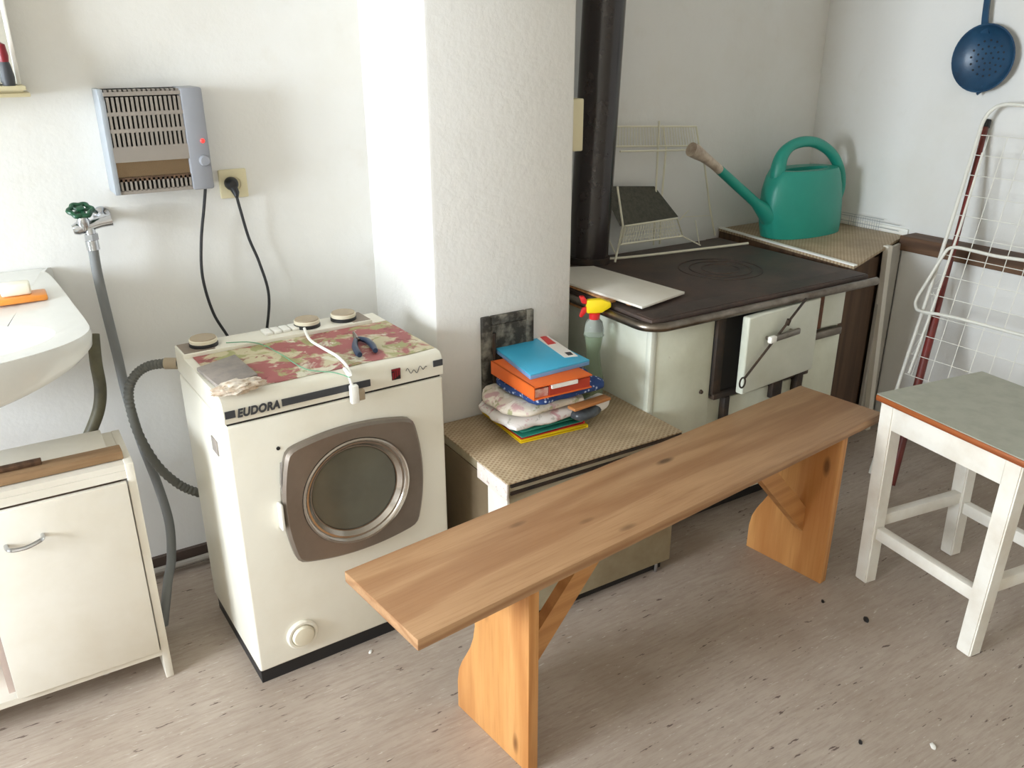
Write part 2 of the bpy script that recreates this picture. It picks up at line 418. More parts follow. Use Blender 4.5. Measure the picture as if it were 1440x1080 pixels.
# dark lettering band on the front
for a, b in ((.002, .026), (.140, .375), (WW-.030, WW-.002)):
    plab(MB().box(a, b, -.0062, -.003, .800 if a < .5 else .812, .818 if a < .5 else .829).build('stripe', 'label_dark', wm, local=True), 'dark grey stripe on the front band')
fc = bpy.data.curves.new('eudora', 'FONT'); fc.body = 'EUDORA'; fc.size = .029; fc.shear = .2; fc.extrude = .0006; fc.offset = .0013; fc.space_character = 1.08
fo = bpy.data.objects.new('eudora_tmp', fc); COL.objects.link(fo)
bpy.context.view_layer.update()
tm = bpy.data.meshes.new_from_object(fo.evaluated_get(bpy.context.evaluated_depsgraph_get()))
bpy.data.objects.remove(fo)
w_ = max(v.co.x for v in tm.vertices)-min(v.co.x for v in tm.vertices)
tm.transform(Matrix.Scale(.104/w_, 4, (1, 0, 0)))
tm.transform(T(.030, -.0058, .7985) @ RX(PI/2))
tm.materials.append(M['label_dark']); lo = bpy.data.objects.new('lettering', tm); COL.objects.link(lo); lo.parent = wm
plab(lo, 'dark EUDORA lettering')
b = MB(); b.box(.437, .462, -.0055, -.003, .801, .831)
bd = b.build('badge', 'logo_black', wm, local=True); plab(bd, 'small red and black square badge')
b = MB()
for q in range(4): b.box(.4385+q*.006, .4425+q*.006, -.0065, -.005, .803+q*.003, .822+q*.0025)
b.box(.437, .462, -.0066, -.005, .826, .831); b.build('badge_mark', 'logo_red', bd, local=True)
sc = []
for q in range(26):
    t = q/25; sc.append((.478+.062*t, -.0058, .815+.006*math.sin(t*21)+.004*math.sin(t*9+1)))
MB().tube(sc, .0009, 5).build('script_lettering', 'label_dark', wm, local=True)
# control console at the back
con = MB().box(-.001, WW-.045, .335, WD-.002, .842, .860, .004); cn = con.build('control_panel', 'washer_top', wm, local=True)
for a, b in ((.004, .085), (WW-.105, WW-.05)): MB().box(a, b, .340, WD-.008, .8595, .8612).build('panel_inlay', 'inlay_brown', cn, local=True)
for kx in (.067, .362, .475):
    kb = MB().lathe([(0, 0), (.038, 0), (.038, .008), (.035, .010), (.035, .011), (0, .011)], T(kx, .386, .860)).build('knob', 'black_rubber', wm, local=True)
    MB().lathe([(0, .0), (.0365, .0), (.037, .008), (.0355, .010), (0, .0105)], T(kx, .386, .8705)).build('knob_cap', 'cap_cream', kb, local=True)
    MB().lathe([(0, 0), (.0345, 0), (.0335, .003), (0, .0032)], T(kx, .386, .8805)).build('knob_disc', 'tan_plastic', kb, local=True)
for q in range(4):
    MB().box(.232+q*.026, .254+q*.026, .365, .412, .860, .868, .002).build('button', 'white_plastic', wm, local=True)
# porthole door: bulged square panel
def bulged(cx, cz, hw, hh, bulge, n=14, cr=.028):
    pts = []
    cs = [(-1, -1), (1, -1), (1, 1), (-1, 1)]
    for i in range(4):
        a = Vector((cs[i][0]*hw, cs[i][1]*hh)); b_ = Vector((cs[(i+1) % 4][0]*hw, cs[(i+1) % 4][1]*hh))
        d = b_-a; nn = Vector((d.y, -d.x)).normalized(); L = d.length
        for j in range(n):
            t = (j+.5)/n; bb = bulge*(1-(2*t-1)**2)
            p = a+d*t+nn*bb
            pts.append(p)
    # round the corners
    for _ in range(1):
        pts = [(pts[i-1]+pts[i]*2+pts[(i+1) % len(pts)])/4 for i in range(len(pts))]
    return [(cx+p.x, cz+p.y) for p in pts]
DCX, DCZ = .309, .521
def ring_pts(pts, y): return [(x, y, z) for x, z in pts]
outer = bulged(DCX, DCZ, .176, .163, .024, 22); outer2 = [(DCX+(x-DCX)*.965, DCZ+(z-DCZ)*.965) for x, z in outer]
N = len(outer)
def circ(r, cx=DCX, cz=DCZ):
    res = []
    for x, z in outer:
        a = math.atan2(z-DCZ, x-DCX); res.append((cx+r*math.cos(a), cz+r*math.sin(a)))
    return res
d = MB(); d.loft([ring_pts(outer, -.001), ring_pts(outer, -.016), ring_pts(outer2, -.024), ring_pts(circ(.153), -.024), ring_pts(circ(.149), -.018), ring_pts(circ(.149), -.0005)], False, False)
dr = d.build('porthole_door', 'door_metal', wm, local=True)
d = MB(); PORT = T(DCX, 0, DCZ) @ RX(PI/2)
d.lathe([(.152, .020), (.1515, .027), (.147, .0285), (.142, .026), (.139, .020), (.134, .0195), (.132, .017), (.124, .008), (.121, .0075), (.1195, .003)], PORT, 56)
plab(d.build('porthole_ring', 'ring_metal', dr, local=True), 'shiny metal ring around the glass')
d = MB(); d.lathe([(.120, .003), (.119, .0075), (.10, .0068), (.06, .006), (0, .0055)], PORT, 48)
plab(d.build('porthole_glass', 'glass', dr, local=True), 'round dark glass')
d = MB(); d.lathe([(.131, .001), (.12, .0006), (.08, .0004), (0, .0004)], PORT, 48)
d.build('drum', 'bowl', dr, local=True)
p = wfront(389, 712)
d = MB().box(.098, .107, -.026, -.001, .47, .545, .003).build('door_latch', 'white_plastic', wm, local=True)
MB().tube([(.118, -.012, .50), (.112, -.012, .60), (.118, -.012, .655)], .003, 6).build('latch_rod', 'chrome', d, local=True)
MB().lathe([(0, 0), (.005, 0), (.005, .003), (0, .003)], T(.119, .001, .690) @ RX(PI/2), 10).build('lock_dot', 'black_rubber', wm, local=True)
p = wfront(425, 891)
f = MB(); CM = T(p.x, 0, p.z) @ RX(PI/2)
f.lathe([(.044, -.001), (.044, .006), (.040, .010), (.034, .010), (.032, .007), (.032, .0)], CM, 36)
fcap = f.build('filter_cap', 'washer', wm, local=True)
MB().lathe([(.031, .0), (.031, .012), (.027, .018), (.018, .0195), (0, .020)], CM, 36).build('cap_face', 'cap_cream', fcap, local=True)
MB().box(-.003, .002, .10, .15, .66, .70, .001).build('side_tag', 'grey_plastic', wm, local=True)

def on_deck(px, py, z=.849): return at(px, py, 'z', z)
# floral oilcloth on the lid
cl = MB(); n1, n2 = 40, 20
verts = [[None]*(n2+1) for _ in range(n1+1)]
for i in range(n1+1):
    for j in range(n2+1):
        u, v_ = i/n1, j/n2
        x = .022+u*(WW-.024); y = .034+v_*.300
        if j == 0: y += .010*noise.noise(Vector((x*9, 0, 3)))
        verts[i][j] = cl.bm.verts.new(ROOTM[wm.name] @ Vector((x, y, .8496+.0012*abs(noise.noise(Vector((x*18, y*18, 0)))))))
for i in range(n1):
    for j in range(n2): cl.bm.faces.new((verts[i][j], verts[i+1][j], verts[i+1][j+1], verts[i][j+1]))
r = bmesh.ops.extrude_face_region(cl.bm, geom=cl.bm.faces[:]); bmesh.ops.translate(cl.bm, vec=(0, 0, -.001), verts=[e for e in r['geom'] if isinstance(e, bmesh.types.BMVert)])
tag(cl.build('oilcloth', 'wash_mat'), 'worn red and green floral oilcloth covering the washing machine lid', 'oilcloth')
# grey flat plate
pz = .8525
q = [on_deck(277, 522, pz), on_deck(331, 503, pz), on_deck(363, 531, pz), on_deck(309, 549, pz)]
tag(MB().prism(q, (0, 0, .010), .002).build('grey_tile', 'grey_plastic'), 'flat grey plastic tile on the left corner of the washing machine', 'tile')
# crumpled bag in front of it
bagc = on_deck(338, 553, .852)
bg = MB(); ico = bmesh.new(); bmesh.ops.create_icosphere(ico, subdivisions=4, radius=1)
for v_ in ico.verts:
    nn = 1+.42*noise.noise(v_.co*2.6)+.22*noise.noise(v_.co*6.5)
    v_.co = Vector((v_.co.x*.058*nn, v_.co.y*.026*nn, max(-.012, v_.co.z*.016*nn)))
bg._merge(ico, T(bagc.x, bagc.y+.004, bagc.z+.0145) @ RZ(.15))
tag(bg.build('plastic_bag', 'bag'), 'crumpled whitish plastic bag on the front edge of the washing machine', 'bag')
# pliers
pl = thing('pliers', 'dark blue handled pliers lying on the washing machine lid', 'pliers', on_deck(513, 487, .852))
pg = catmull([on_deck(500, 478, .860), on_deck(499, 487, .860), on_deck(503, 496, .860), on_deck(506, 499, .860)], 6)
MB().tube(pg, [.006+.003*math.sin(PI*min(1, i/(len(pg)-1)*.9)) for i in range(len(pg))], 10).build('handle', 'plier_blue', pl)
pg = catmull([on_deck(504, 476, .860), on_deck(516, 479, .860), on_deck(524, 486, .860), on_deck(528, 493, .860)], 6)
MB().tube(pg, [.006+.003*math.sin(PI*min(1, i/(len(pg)-1)*.9)) for i in range(len(pg))], 10).build('handle', 'plier_blue', pl)
jw = MB(); a, b_ = on_deck(502, 478, .859), on_deck(497, 467, .859)
jw.tube([a, (a+b_)/2, b_], [.0075, .0065, .003], 8); jw.lathe([(0, 0), (.009, 0), (.009, .008), (0, .008)], T(a.x, a.y, a.z-.003), 14)
jw.build('jaws', 'steel', pl)
# white cable with its plug hanging over the front
wc = thing('white_cable', 'white flex lying over the washing machine with its plug hanging at the front', 'cable', on_deck(470, 500, .852))
c_ = [on_deck(428, 462, .868), on_deck(436, 478, .857), on_deck(455, 490, .856), on_deck(474, 501, .856), on_deck(487, 514, .856), on_deck(493, 527, .857)]
fr = ROOTM[wm.name] @ Vector((wl_(c_[-1]).x+.008, -.012, .840)); fr2 = fr+Vector((.004, -.004, -.025))
MB().tube(catmull(c_+[ROOTM[wm.name] @ Vector((wl_(c_[-1]).x+.006, .012, .8555)), fr, fr2], 8), .0042, 8).build('flex', 'white_plastic', wc)
MB().box(-.011, .011, -.010, .008, -.045, .005, .004, mat=T(fr2.x+.002, fr2.y-.004, fr2.z)).build('plug', 'white_plastic', wc)
MB().box(.010, .028, -.008, .010, -.040, -.012, .003, mat=T(fr2.x+.002, fr2.y-.002, fr2.z)).build('strain_relief', 'tan_plastic', wc)
c_ = [on_deck(318, 482, .866), on_deck(350, 481, .866), on_deck(372, 486, .855), on_deck(398, 500, .8535), on_deck(430, 519, .8535), on_deck(470, 524, .8535), on_deck(492, 531, .8535)]
tag(MB().tube(catmull(c_, 8), .0014, 6).build('green_string', 'green_string'), 'thin green string lying across the washing machine lid', 'string')

# ------------------------------------------------------------------ bench
BZ = .55; BA = math.radians(6.8); BC = (1.372, 1.468); BL, BWID, BT = 1.715, .296, .028
bn = thing('bench', 'long pine plank bench on two notched board legs', 'bench', (BC[0], BC[1], 0), BA)
MB().box(-BL/2, BL/2, -BWID/2, BWID/2, BZ-BT, BZ, .003).build('seat_plank', 'pine', bn, local=True)
def leg_profile(flip=1):
    pts = [(-.138, 0), (.151, 0), (.150, .085), (.143, .125), (.128, .160), (.108, .195), (.090, .228), (.076, .265), (.068, .305), (.066, .36), (.066, BZ-BT), (-.138, BZ-BT)]
    return pts
for lx, dy_ in ((-.566, .004), (.654, 0)):
    MB().prism([(lx, a+dy_, b_) for a, b_ in leg_profile()], (.030, 0, 0), .002).build('leg', 'pine_leg', bn, local=True)
for lx, sgn in ((-.536, 1), (.654, -1)):
    w0 = .042
    x0, z0, x1, z1 = lx, .20, lx+sgn*.32, BZ-BT
    pr = [(x0, z0-.045), (x0, z0+.045), (x1-sgn*.045, z1), (x1+sgn*.035, z1)]
    MB().prism([(a, -.05, b_) for a, b_ in pr], (0, .028, 0)).build('brace', 'pine_brace', bn, local=True)

# ------------------------------------------------------------------ oilcloth chest
CX0, CX1, CY0, CY1, CH = 1.058, 1.686, 1.727, 2.168, .508
ch = thing('wood_chest', 'low cream chest with a woven oilcloth top in front of the chimney', 'chest', ((CX0+CX1)/2, (CY0+CY1)/2, 0))
MB().box(CX0+.02, CX1-.02, CY0+.03, CY1, 0, .04).build('plinth', 'dark_gap', ch)
MB().box(CX0+.004, CX1, CY0+.008, CY1, .035, .470, .004).build('body', 'chest', ch)
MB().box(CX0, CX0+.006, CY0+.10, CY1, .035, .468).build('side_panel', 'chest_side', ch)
MB().box(CX0, CX1, CY0, CY1, .470, .502, .003).build('lid', 'chest', ch)
MB().box(CX0+.004, CX1-.002, CY0-.004, CY0+.002, .468, .478).box(CX0+.004, CX1-.002, CY0-.006, CY0+.002, .492, .500).build('edge_strip', 'iron', ch)
MB().box(CX0-.006, CX1, CY0-.004, CY1, .5015, .508, .002).build('oilcloth_cover', 'oilcloth', ch)
fl = MB().box(CX0-.010, CX0-.002, CY0-.004, CY0+.16, .455, .505, .002)
plab(fl.build('hanging_flap', 'speckled', ch), 'pale speckled oilcloth flap on the left corner')
MB().box(CX0-.003, CX0+.004, CY0+.004, CY0+.11, .06, .455).build('white_patch', 'cabinet', ch)  # white area on the front part of the left side
MB().lathe([(0, 0), (.007, 0), (.007, .045), (0, .045)], T(CX1-.05, CY0+.02, 0), 10).build('foot', 'chrome', ch)

# soot door on the chimney
sd = thing('soot_door', 'sooty black iron chimney door behind the stack of folders', 'soot door', (1.325, PY-.01, .512))
fr_ = MB(); y0 = PY-.014
for x0, x1, z0, z1 in ((1.229, 1.262, .515, .833), (1.392, 1.421, .515, .833), (1.2625, 1.3915, .803, .833), (1.2625, 1.3915, .515, .545)):
    fr_.box(x0, x1, y0, PY+.002, z0, z1, .004)
fr_.build('frame', 'soot', sd)
MB().box(1.258, 1.396, y0+.002, PY, .545, .803, .003).build('door', 'soot', sd)
MB().tube([(1.268, y0-.005, .56), (1.268, y0-.005, .78)], .006).build('hinge', 'iron', sd)
MB().tube([(1.375, y0, .665), (1.375, y0-.022, .665), (1.355, y0-.026, .672)], .006).build('latch', 'iron', sd)

# ------------------------------------------------------------------ stack on the chest
def slab(px_l, px_f, px_r, z0, z1, shrink=1.0):
    """box footprint from the photo positions of its left, front and right corners at height z1"""
    L, Fp, R = (at(*p, 'z', z1) for p in (px_l, px_f, px_r))
    return L, Fp, R, R+(L-Fp)
def folder(name, x0, x1, y0, y1, z0, z1, rot, mat, label, cat, page=True, parts=True):
    cx, cy = (x0+x1)/2, (y0+y1)/2
    t = thing(name, label, cat, (cx, cy, z0), rot, 'folders in the stack on the chest')
    hx, hy, h = (x1-x0)/2, (y1-y0)/2, z1-z0; th = min(.003, h*.25)
    cv = MB().box(-hx, hx, -hy, hy, 0, th, .0008).box(-hx, hx, -hy, hy, h-th, h, .0008).box(hx-th, hx, -hy, hy, 0, h)
    cv.build('cover', mat, t, local=True)
    if page: MB().box(-hx+.006, hx-th, -hy+.004, hy-.004, th, h-th).build('pages', 'paper', t, local=True)
    return t
folder('folder', 1.222, 1.462, 1.905, 2.165, .5085, .519, -.06, 'yellow_card', 'yellow folder at the very bottom of the stack on the chest', 'folder', False)
folder('folder', 1.222, 1.452, 1.912, 2.160, .5195, .528, -.03, 'red_thin', 'thin red folder just above the bottom yellow one', 'folder', False)
folder('folder', 1.216, 1.440, 1.908, 2.150, .5285, .549, 0, 'teal_card', 'teal folder under the floral cushion in the stack', 'folder', False)

def pillow(name, cx, cy, z0, sx, sy, h, rot, mat, label, cat, seed=0, wob=.25, e=3.5, sq=.5):
    m = MB(); nu, nv = 40, 14; rows = []
    for j in range(1, nv):
        ph = -PI/2+PI*j/nv
        row = []
        for i in range(nu):
            th = 2*PI*i/nu
            c_, s_ = math.cos(th), math.sin(th)
            rr = (abs(c_)**e+abs(s_)**e)**(-1/e)
            cp = abs(math.cos(ph))**sq
            zz = math.copysign(abs(math.sin(ph))**.8, math.sin(ph))
            p = Vector((c_*rr*cp*sx, s_*rr*cp*sy, zz*h/2))
            nn = noise.noise(Vector((p.x*14+seed, p.y*14, p.z*20)))
            p += Vector((c_, s_, 0))*nn*wob*.05
            p.z += wob*.02*noise.noise(Vector((p.x*18+seed, p.y*18, 5)))*(1 if zz > -.3 else 0)
            p.z = max(-h/2, min(h/2, p.z))
            row.append(p)
        rows.append(row)
    m.loft(rows)
    m.xf(T(cx, cy, z0+h/2) @ RZ(rot))
    o = m.build(name, mat); tag(o, label, cat); return o
pillow('folded_cloth', 1.322, 2.018, .5495, .150, .122, .040, .05, 'floral_white', 'white cloth with pink flowers folded between teal folder and upper cushion', 'cloth', 3, .5, 5, .35)
pillow('cushion', 1.316, 2.015, .590, .138, .118, .036, -.04, 'cushion', 'floral cream cushion in the middle of the stack', 'cushion', 9, .4, 5, .4)
pillow('dark_packet', 1.452, 1.905, .5495, .060, .028, .034, .12, 'dark_bag', 'dark grey plastic packet stuck in the right side of the stack', 'packet', 4, .4, 4, .5)
tag(MB().box(-.075, .075, -.018, .018, 0, .010, .003, mat=T(1.452, 1.893, .5895) @ RZ(.10)).build('card', 'brown_card'), 'brown card poking out at the right of the stack', 'card')
pillow('paper_bundle', 1.507, 1.925, .5500, .045, .030, .040, .3, 'paper', 'crumpled white paper at the right end of the stack', 'paper', 12, .5, 3, .5)
pillow('dotted_cloth', 1.375, 1.995, .6265, .145, .125, .040, .02, 'dots', 'dark blue cloth with white dots under the orange folder', 'cloth', 21, .45, 5, .4)
ofd = thing('file_box', 'orange file box with papers under the top blue folder', 'file', (1.33, 1.975, .667), -.03)
MB().box(-.105, .098, -.125, .13, 0, .004, .001).box(-.105, .098, -.125, .13, .038, .042, .001).box(-.105, -.101, -.125, .13, 0, .042).build('cover', 'orange', ofd, local=True)
MB().box(-.050, .092, -.122, .128, .004, .034).build('contents', 'red_card', ofd, local=True)
MB().box(-.100, -.052, -.118, .12, .005, .030).build('pink_sheets', 'pink_label', ofd, local=True)
MB().box(-.045, .045, -.128, -.05, .026, .0375).build('white_card', 'paper', ofd, local=True)
# blue folder, traced corners, on top
bz = .7255
L, Fp, R, Tq = at(694, 487, 'z', bz), at(746, 527, 'z', bz), at(829, 506, 'z', bz), at(749, 466, 'z', bz)
cen = (L+Fp+R+Tq)/4
bf = thing('folder', 'sky blue folder with a pink and white label on top of the stack', 'folder', (cen.x, cen.y, .7095), 0, 'folders in the stack on the chest')
MB().prism([p-Vector((0, 0, bz-.7095)) for p in (L, Fp, R, Tq)], (0, 0, .004), .0008).build('back_cover', 'blue_edge', bf)
MB().prism([Vector((p.x, p.y, .7137))*1 for p in (L, Fp, R, Tq)], (0, 0, .007), .0008).build('pages', 'blue_edge', bf)
MB().prism([Vector((p.x, p.y, .7208)) for p in (L, Fp, R, Tq)], (0, 0, .005), .0008).build('front_cover', 'blue_card', bf)
lz = .7260
lab = [at(757, 466, 'z', lz), at(764, 468, 'z', lz), at(813, 501, 'z', lz), at(794, 503, 'z', lz), at(744, 468, 'z', lz)]
lo_ = MB().prism([p.copy() for p in lab], (0, 0, .0012)).build('label_strip', 'paper', bf, smooth=False)
MB().prism([at(758, 473, 'z', lz+.001), at(768, 473, 'z', lz+.001), at(782, 483, 'z', lz+.001), at(771, 485, 'z', lz+.001)], (0, 0, .001)).build('label_print', 'red', lo_, smooth=False)
MB().prism([at(794, 496, 'z', lz+.001), at(802, 495, 'z', lz+.001), at(806, 499, 'z', lz+.001), at(799, 500, 'z', lz+.001)], (0, 0, .001)).build('label_print', 'label_dark', lo_, smooth=False)

# spray bottle
sx_, sy_ = 1.600, 2.075
sp = thing('spray_bottle', 'clear spray bottle with yellow and red trigger head behind the folders', 'spray bottle', (sx_, sy_, .508))
q0 = at(837, 447, 'y', sy_).z
MB().lathe([(0, 0), (.034, 0), (.036, .01), (.036, .08), (.026, .13), (.022, .17), (.030, .222), (.034, .228)], T(sx_, sy_, .509)).build('lower_body', 'clear_green', sp)
zt = q0-.509
MB().lathe([(.032, .229), (.0315, .25), (.027, zt-.012), (.016, zt)], T(sx_, sy_, .509)).build('upper_body', 'clear', sp)
MB().lathe([(0, zt-.002), (.0175, zt-.002), (.018, zt+.017), (.013, zt+.019), (0, zt+.019)], T(sx_, sy_, .509)).build('collar', 'red', sp)
hz = .509+zt+.019
hd = MB().prism([(-.028, -.013, .0), (.020, -.013, .0), (.052, -.013, .018), (.052, -.013, .034), (.02, -.013, .046), (-.028, -.013, .044)], (0, .026, 0), .005)
hd.xf(T(sx_, sy_, hz) @ RZ(-.45)); hd.build('spray_head', 'yellow', sp)
tr = MB().prism([(-.028, -.010, .044), (-.028, -.010, .030), (-.044, -.010, .034), (-.052, -.010, .056), (-.036, -.010, .056)], (0, .020, 0), .003)
tr.prism([(-.028, -.008, .020), (-.040, -.008, .016), (-.050, -.008, -.012), (-.042, -.008, -.014), (-.028, -.008, .004)], (0, .016, 0), .002)
tr.xf(T(sx_, sy_, hz) @ RZ(-.45)); tr.build('trigger', 'red', sp)

# ------------------------------------------------------------------ stove
SX0, SX1, SY0, SY1, SH = 1.690, 2.615, 1.895, 2.60, .80
st = thing('kitchen_stove', 'old cream enamel wood stove with rusty hotplate and open oven door', 'stove', ((SX0+SX1)/2, (SY0+SY1)/2, 0))
MB().box(SX0+.04, SX1-.02, SY0+.05, SY1, 0, .07).build('plinth', 'dark_gap', st)
bd_ = MB().box(SX0+.012, SX1, SY0+.012, SY1, .065, SH)
bd_.build('carcass', 'stove', st, smooth=False)
MB().box(SX0, SX0+.014, SY0+.02, SY1-.01, .065, SH-.003, .003).build('side_panel', 'stove_side', st)
MB().box(SX0-.004, SX0+.022, SY0-.004, SY0+.022, .065, SH-.003, .006).build('corner_post', 'stove_side', st)
def sf(px, py, y=SY0): return at(px, py, 'y', y)
xA = 1.962; xB = 2.030
MB().box(SX0+.022, xA, SY0-.001, SY0+.014, .07, SH-.004, .003).build('front_panel', 'stove', st)
MB().lathe([(0, 0), (.008, 0), (.006, .008), (0, .010)], T(1.922, SY0, .527) @ RX(PI/2), 12).build('screw', 'iron', st)
# oven frame, dark opening and door
MB().box(xA+.002, 2.47, SY0-.003, SY0+.013, .505, SH-.002).build('oven_opening', 'dark_gap', st)
MB().box(xA+.003, xA+.040, SY0-.014, SY0+.006, .500, SH-.012, .003).build('oven_frame', 'iron', st)
MB().box(xA+.003, 2.44, SY0-.022, SY0+.004, .492, .512, .003).build('oven_sill', 'iron', st)
DW, DH = .400, .272
DM = T(2.432, SY0-.010, .516) @ RZ(.10)
odoor = MB().box(-DW, 0, -.030, 0, 0, DH, .006, 3).xf(DM).build('oven_door', 'stove_side', st)
hb = MB(); hb.tube([(-.30, -.032, .185), (-.30, -.052, .185)], .006).tube([(-.17, -.032, .185), (-.17, -.052, .185)], .006)
hb.box(-.315, -.15, -.062, -.048, .174, .196, .005).xf(DM).build('door_handle', 'steel', odoor)
MB().box(-.318, -.285, -.064, -.047, .173, .197, .005).xf(DM).build('handle_grip', 'white_plastic', odoor)
# poker hanging from the handle
pk0, pk1 = at(1134, 420, 'y', SY0-.075), at(1047, 532, 'y', SY0-.098)
pk = MB(); pk.tube([pk0, pk1], .0042, 8)
rd = [pk1+Vector((math.cos(t)*.013-.008, 0, math.sin(t)*.018-.014)) for t in [2*PI*i/16 for i in range(16)]]
pk.tube(rd, .003, 6, True)
pk.lathe([(0, -.012), (.008, -.010), (.008, .010), (0, .012)], T(*(pk0.lerp(pk1, .30))) @ RX(.3), 10)
tag(pk.build('poker', 'iron'), 'thin iron poker with a ring end hanging across the oven door', 'poker')
# right column
x2 = 2.448
MB().box(x2+.05, SX1-.002, SY0-.006, SY0+.013, .652, SH-.006, .004).build('ash_door', 'stove_side', st)
MB().box(x2+.01, x2+.05, SY0-.006, SY0+.01, .65, SH-.004, .003).build('rusty_post', 'rust', st)
MB().box(x2-.02, SX1-.012, SY0-.020, SY0+.01, .615, .645, .006).build('draught_bar', 'steel', st)
MB().box(x2-.012, SX1-.002, SY0-.006, SY0+.013, .30, .612, .004).build('lower_panel', 'stove', st)
MB().box(xB-.0, x2-.03, SY0-.006, SY0+.012, .22, .480, .004).build('drawer_front', 'stove', st)
MB().box(xA+.06, xA+.085, SY0-.020, SY0+.006, .25, .49, .003).build('drawer_latch', 'iron', st)
MB().box(2.25, 2.30, SY0-.028, SY0, .435, .500, .004).build('hinge_bracket', 'iron', st)
MB().box(2.37, 2.40, SY0-.034, SY0, .43, .515, .004).build('hinge_bracket', 'iron', st)
# hob plate and rail
PZ0, PZ1 = .800, .830
plate = MB().prism([(SX0-.028, SY0-.028, PZ0), (SX1+.085, SY0-.028, PZ0), (SX1+.085, SY1+.03, PZ0), (SX0-.028, SY1+.03, PZ0)], (0, 0, PZ1-PZ0), .005)
plate.build('hotplate', 'hotplate', st)
rg = MB()
for rr in (.155, .115, .07):
    rg.tube([(2.30+rr*math.cos(2*PI*i/48), 2.22+rr*math.sin(2*PI*i/48), PZ1+.0005) for i in range(48)], .0025, 5, True)
rg.build('hotplate_ring', 'iron', st)
MB().box(SX0-.02, SX1+.08, SY0-.022, SY0+.055, PZ1-.001, PZ1+.002).build('plate_border', 'hotplate', st)
RZr = .806
crn = [(SX0-.045+.07*(1-math.cos(a)), SY0-.045+.07*(1-math.sin(a)), RZr) for a in [PI/2*i/8 for i in range(9)]]
rail = [(SX0-.045, SY1-.05, RZr)] + crn + [(SX1+.11, SY0-.045, RZr)]
MB().tube(rail, .0145, 14).build('rail', 'steel', st)
for bx in (SX0+.12, 2.2, SX1):
    MB().box(bx-.012, bx+.012, SY0-.045, SY0-.024, RZr-.008, RZr+.008).build('rail_bracket', 'iron', st)
# board on the left of the hob
bz_ = .846
bp_ = [at(803, 366, 'z', bz_), at(841, 370, 'z', bz_), at(963, 411, 'z', bz_), at(903, 432, 'z', bz_), at(803, 393, 'z', bz_)]
bp_[0] = Vector((1.745, 2.52, bz_)); bp_[1] = Vector((1.885, 2.46, bz_)); bp_[4] = Vector((1.66, 2.40, bz_))
wb = thing('white_board', 'white board lying on the left edge of the stove top', 'board', (1.79, 2.2, .8325))
MB().prism([Vector((p.x, p.y, .8395)) for p in bp_], (0, 0, .0085), .0015).build('board', 'cabinet', wb)
MB().box(1.668, 1.690, 2.08, 2.40, .8325, .8390).box(1.70, 1.88, 2.02, 2.04, .8325, .8390).build('batten', 'pine_edge', wb)
# hooked towel bar wood seen under the board
tag(MB().box(SX0-.028, SX0-.004, 2.16, 2.36, .772, .797, .003).build('wood_block', 'pine_edge'), 'small orange wooden block wedged under the stove top beside the chimney', 'block')

# stove pipe
p_top = at(850, 0, 'y', 2.58); p_bot = at(828, 350, 'y', 2.58)
dirx = (p_bot.x-p_top.x)/(p_bot.z-p_top.z)
xb = p_bot.x+(PZ1-p_bot.z)*dirx; xt = p_top.x+(ZC-p_top.z)*dirx
sp_ = thing('stove_pipe', 'black enamelled stove pipe rising from the stove beside the chimney', 'pipe', (xb, 2.58, PZ1))
MB().tube([(xb, 2.58, PZ1), ((xb+xt)/2, 2.58, (PZ1+ZC)/2), (xt, 2.58, ZC)], .0765, 36).build('pipe_section', 'pipe', sp_)
MB().tube([(xb, 2.58, PZ1), (xb+.001, 2.58, PZ1+.025)], .084, 36).build('collar', 'iron', sp_)
# cream box on the chimney flank
cb = thing('switch_box', 'cream box fixed to the side of the chimney in front of the stove pipe', 'box', (1.60, 2.25, 1.31))
MB().box(PX1-.004, 1.632, 2.205, 2.29, 1.305, 1.462, .004).build('housing', 'cream_plastic', cb)
MB().box(1.630, 1.636, 2.22, 2.275, 1.33, 1.44, .002).build('cover', 'cream_plastic', cb)

# ------------------------------------------------------------------ corner counter
CZ = .842
cc = thing('corner_counter', 'dark corner box beside the stove with a patterned oilcloth top', 'counter', (3.0, 2.4, 0))
top = [(2.715, 1.945), (3.10, 2.088), (3.262, 2.150), (3.36, 2.165), (3.36, 2.735), (2.80, 2.735)]
MB().prism([(x, y, CZ-.012) for x, y in top], (0, 0, .012), .002).build('oilcloth_top', 'oilcloth', cc)
body = [(2.655, 2.03), (3.10, 2.110), (3.262, 2.19), (3.36, 2.19), (3.36, 2.735), (2.725, 2.735), (2.725, 2.63), (2.655, 2.63)]
MB().prism([(x, y, 0) for x, y in body[:1]+body[1:]], (0, 0, .799)).build('body', 'dark_wood', cc, smooth=False)
up_ = [(2.725, 1.99), (3.05, 2.10), (3.25, 2.18), (3.355, 2.18), (3.355, 2.73), (2.80, 2.73)]
MB().prism([(x, y, .799) for x, y in up_], (0, 0, CZ-.012-.799)).build('rim', 'dark_wood', cc, smooth=False)
e0, e1 = Vector((2.715, 1.945, CZ)), Vector((2.80, 2.735, CZ))
dd = (e1-e0).normalized(); nn_ = Vector((-dd.y, dd.x, 0))
MB().prism([e0+nn_*.004, e0-nn_*.016, e1-nn_*.016, e1+nn_*.004], (0, 0, .006), .001).build('white_edging', 'white_plastic', cc)
pa, pb_ = at(1249, 345, 'y', 2.085), at(1224, 552, 'y', 2.085)
pf = pa+(pb_-pa)*((pa.z-.002)/(pa.z-pb_.z)); pt_ = pa+(pb_-pa)*((pa.z-CZ-.004)/(pa.z-pb_.z))
m = MB(); m.loft([[(c.x+a*.014, c.y+b2*.012, c.z) for a, b2 in ((-1, -1), (1, -1), (1, 1), (-1, 1))] for c in (pf, pt_)])
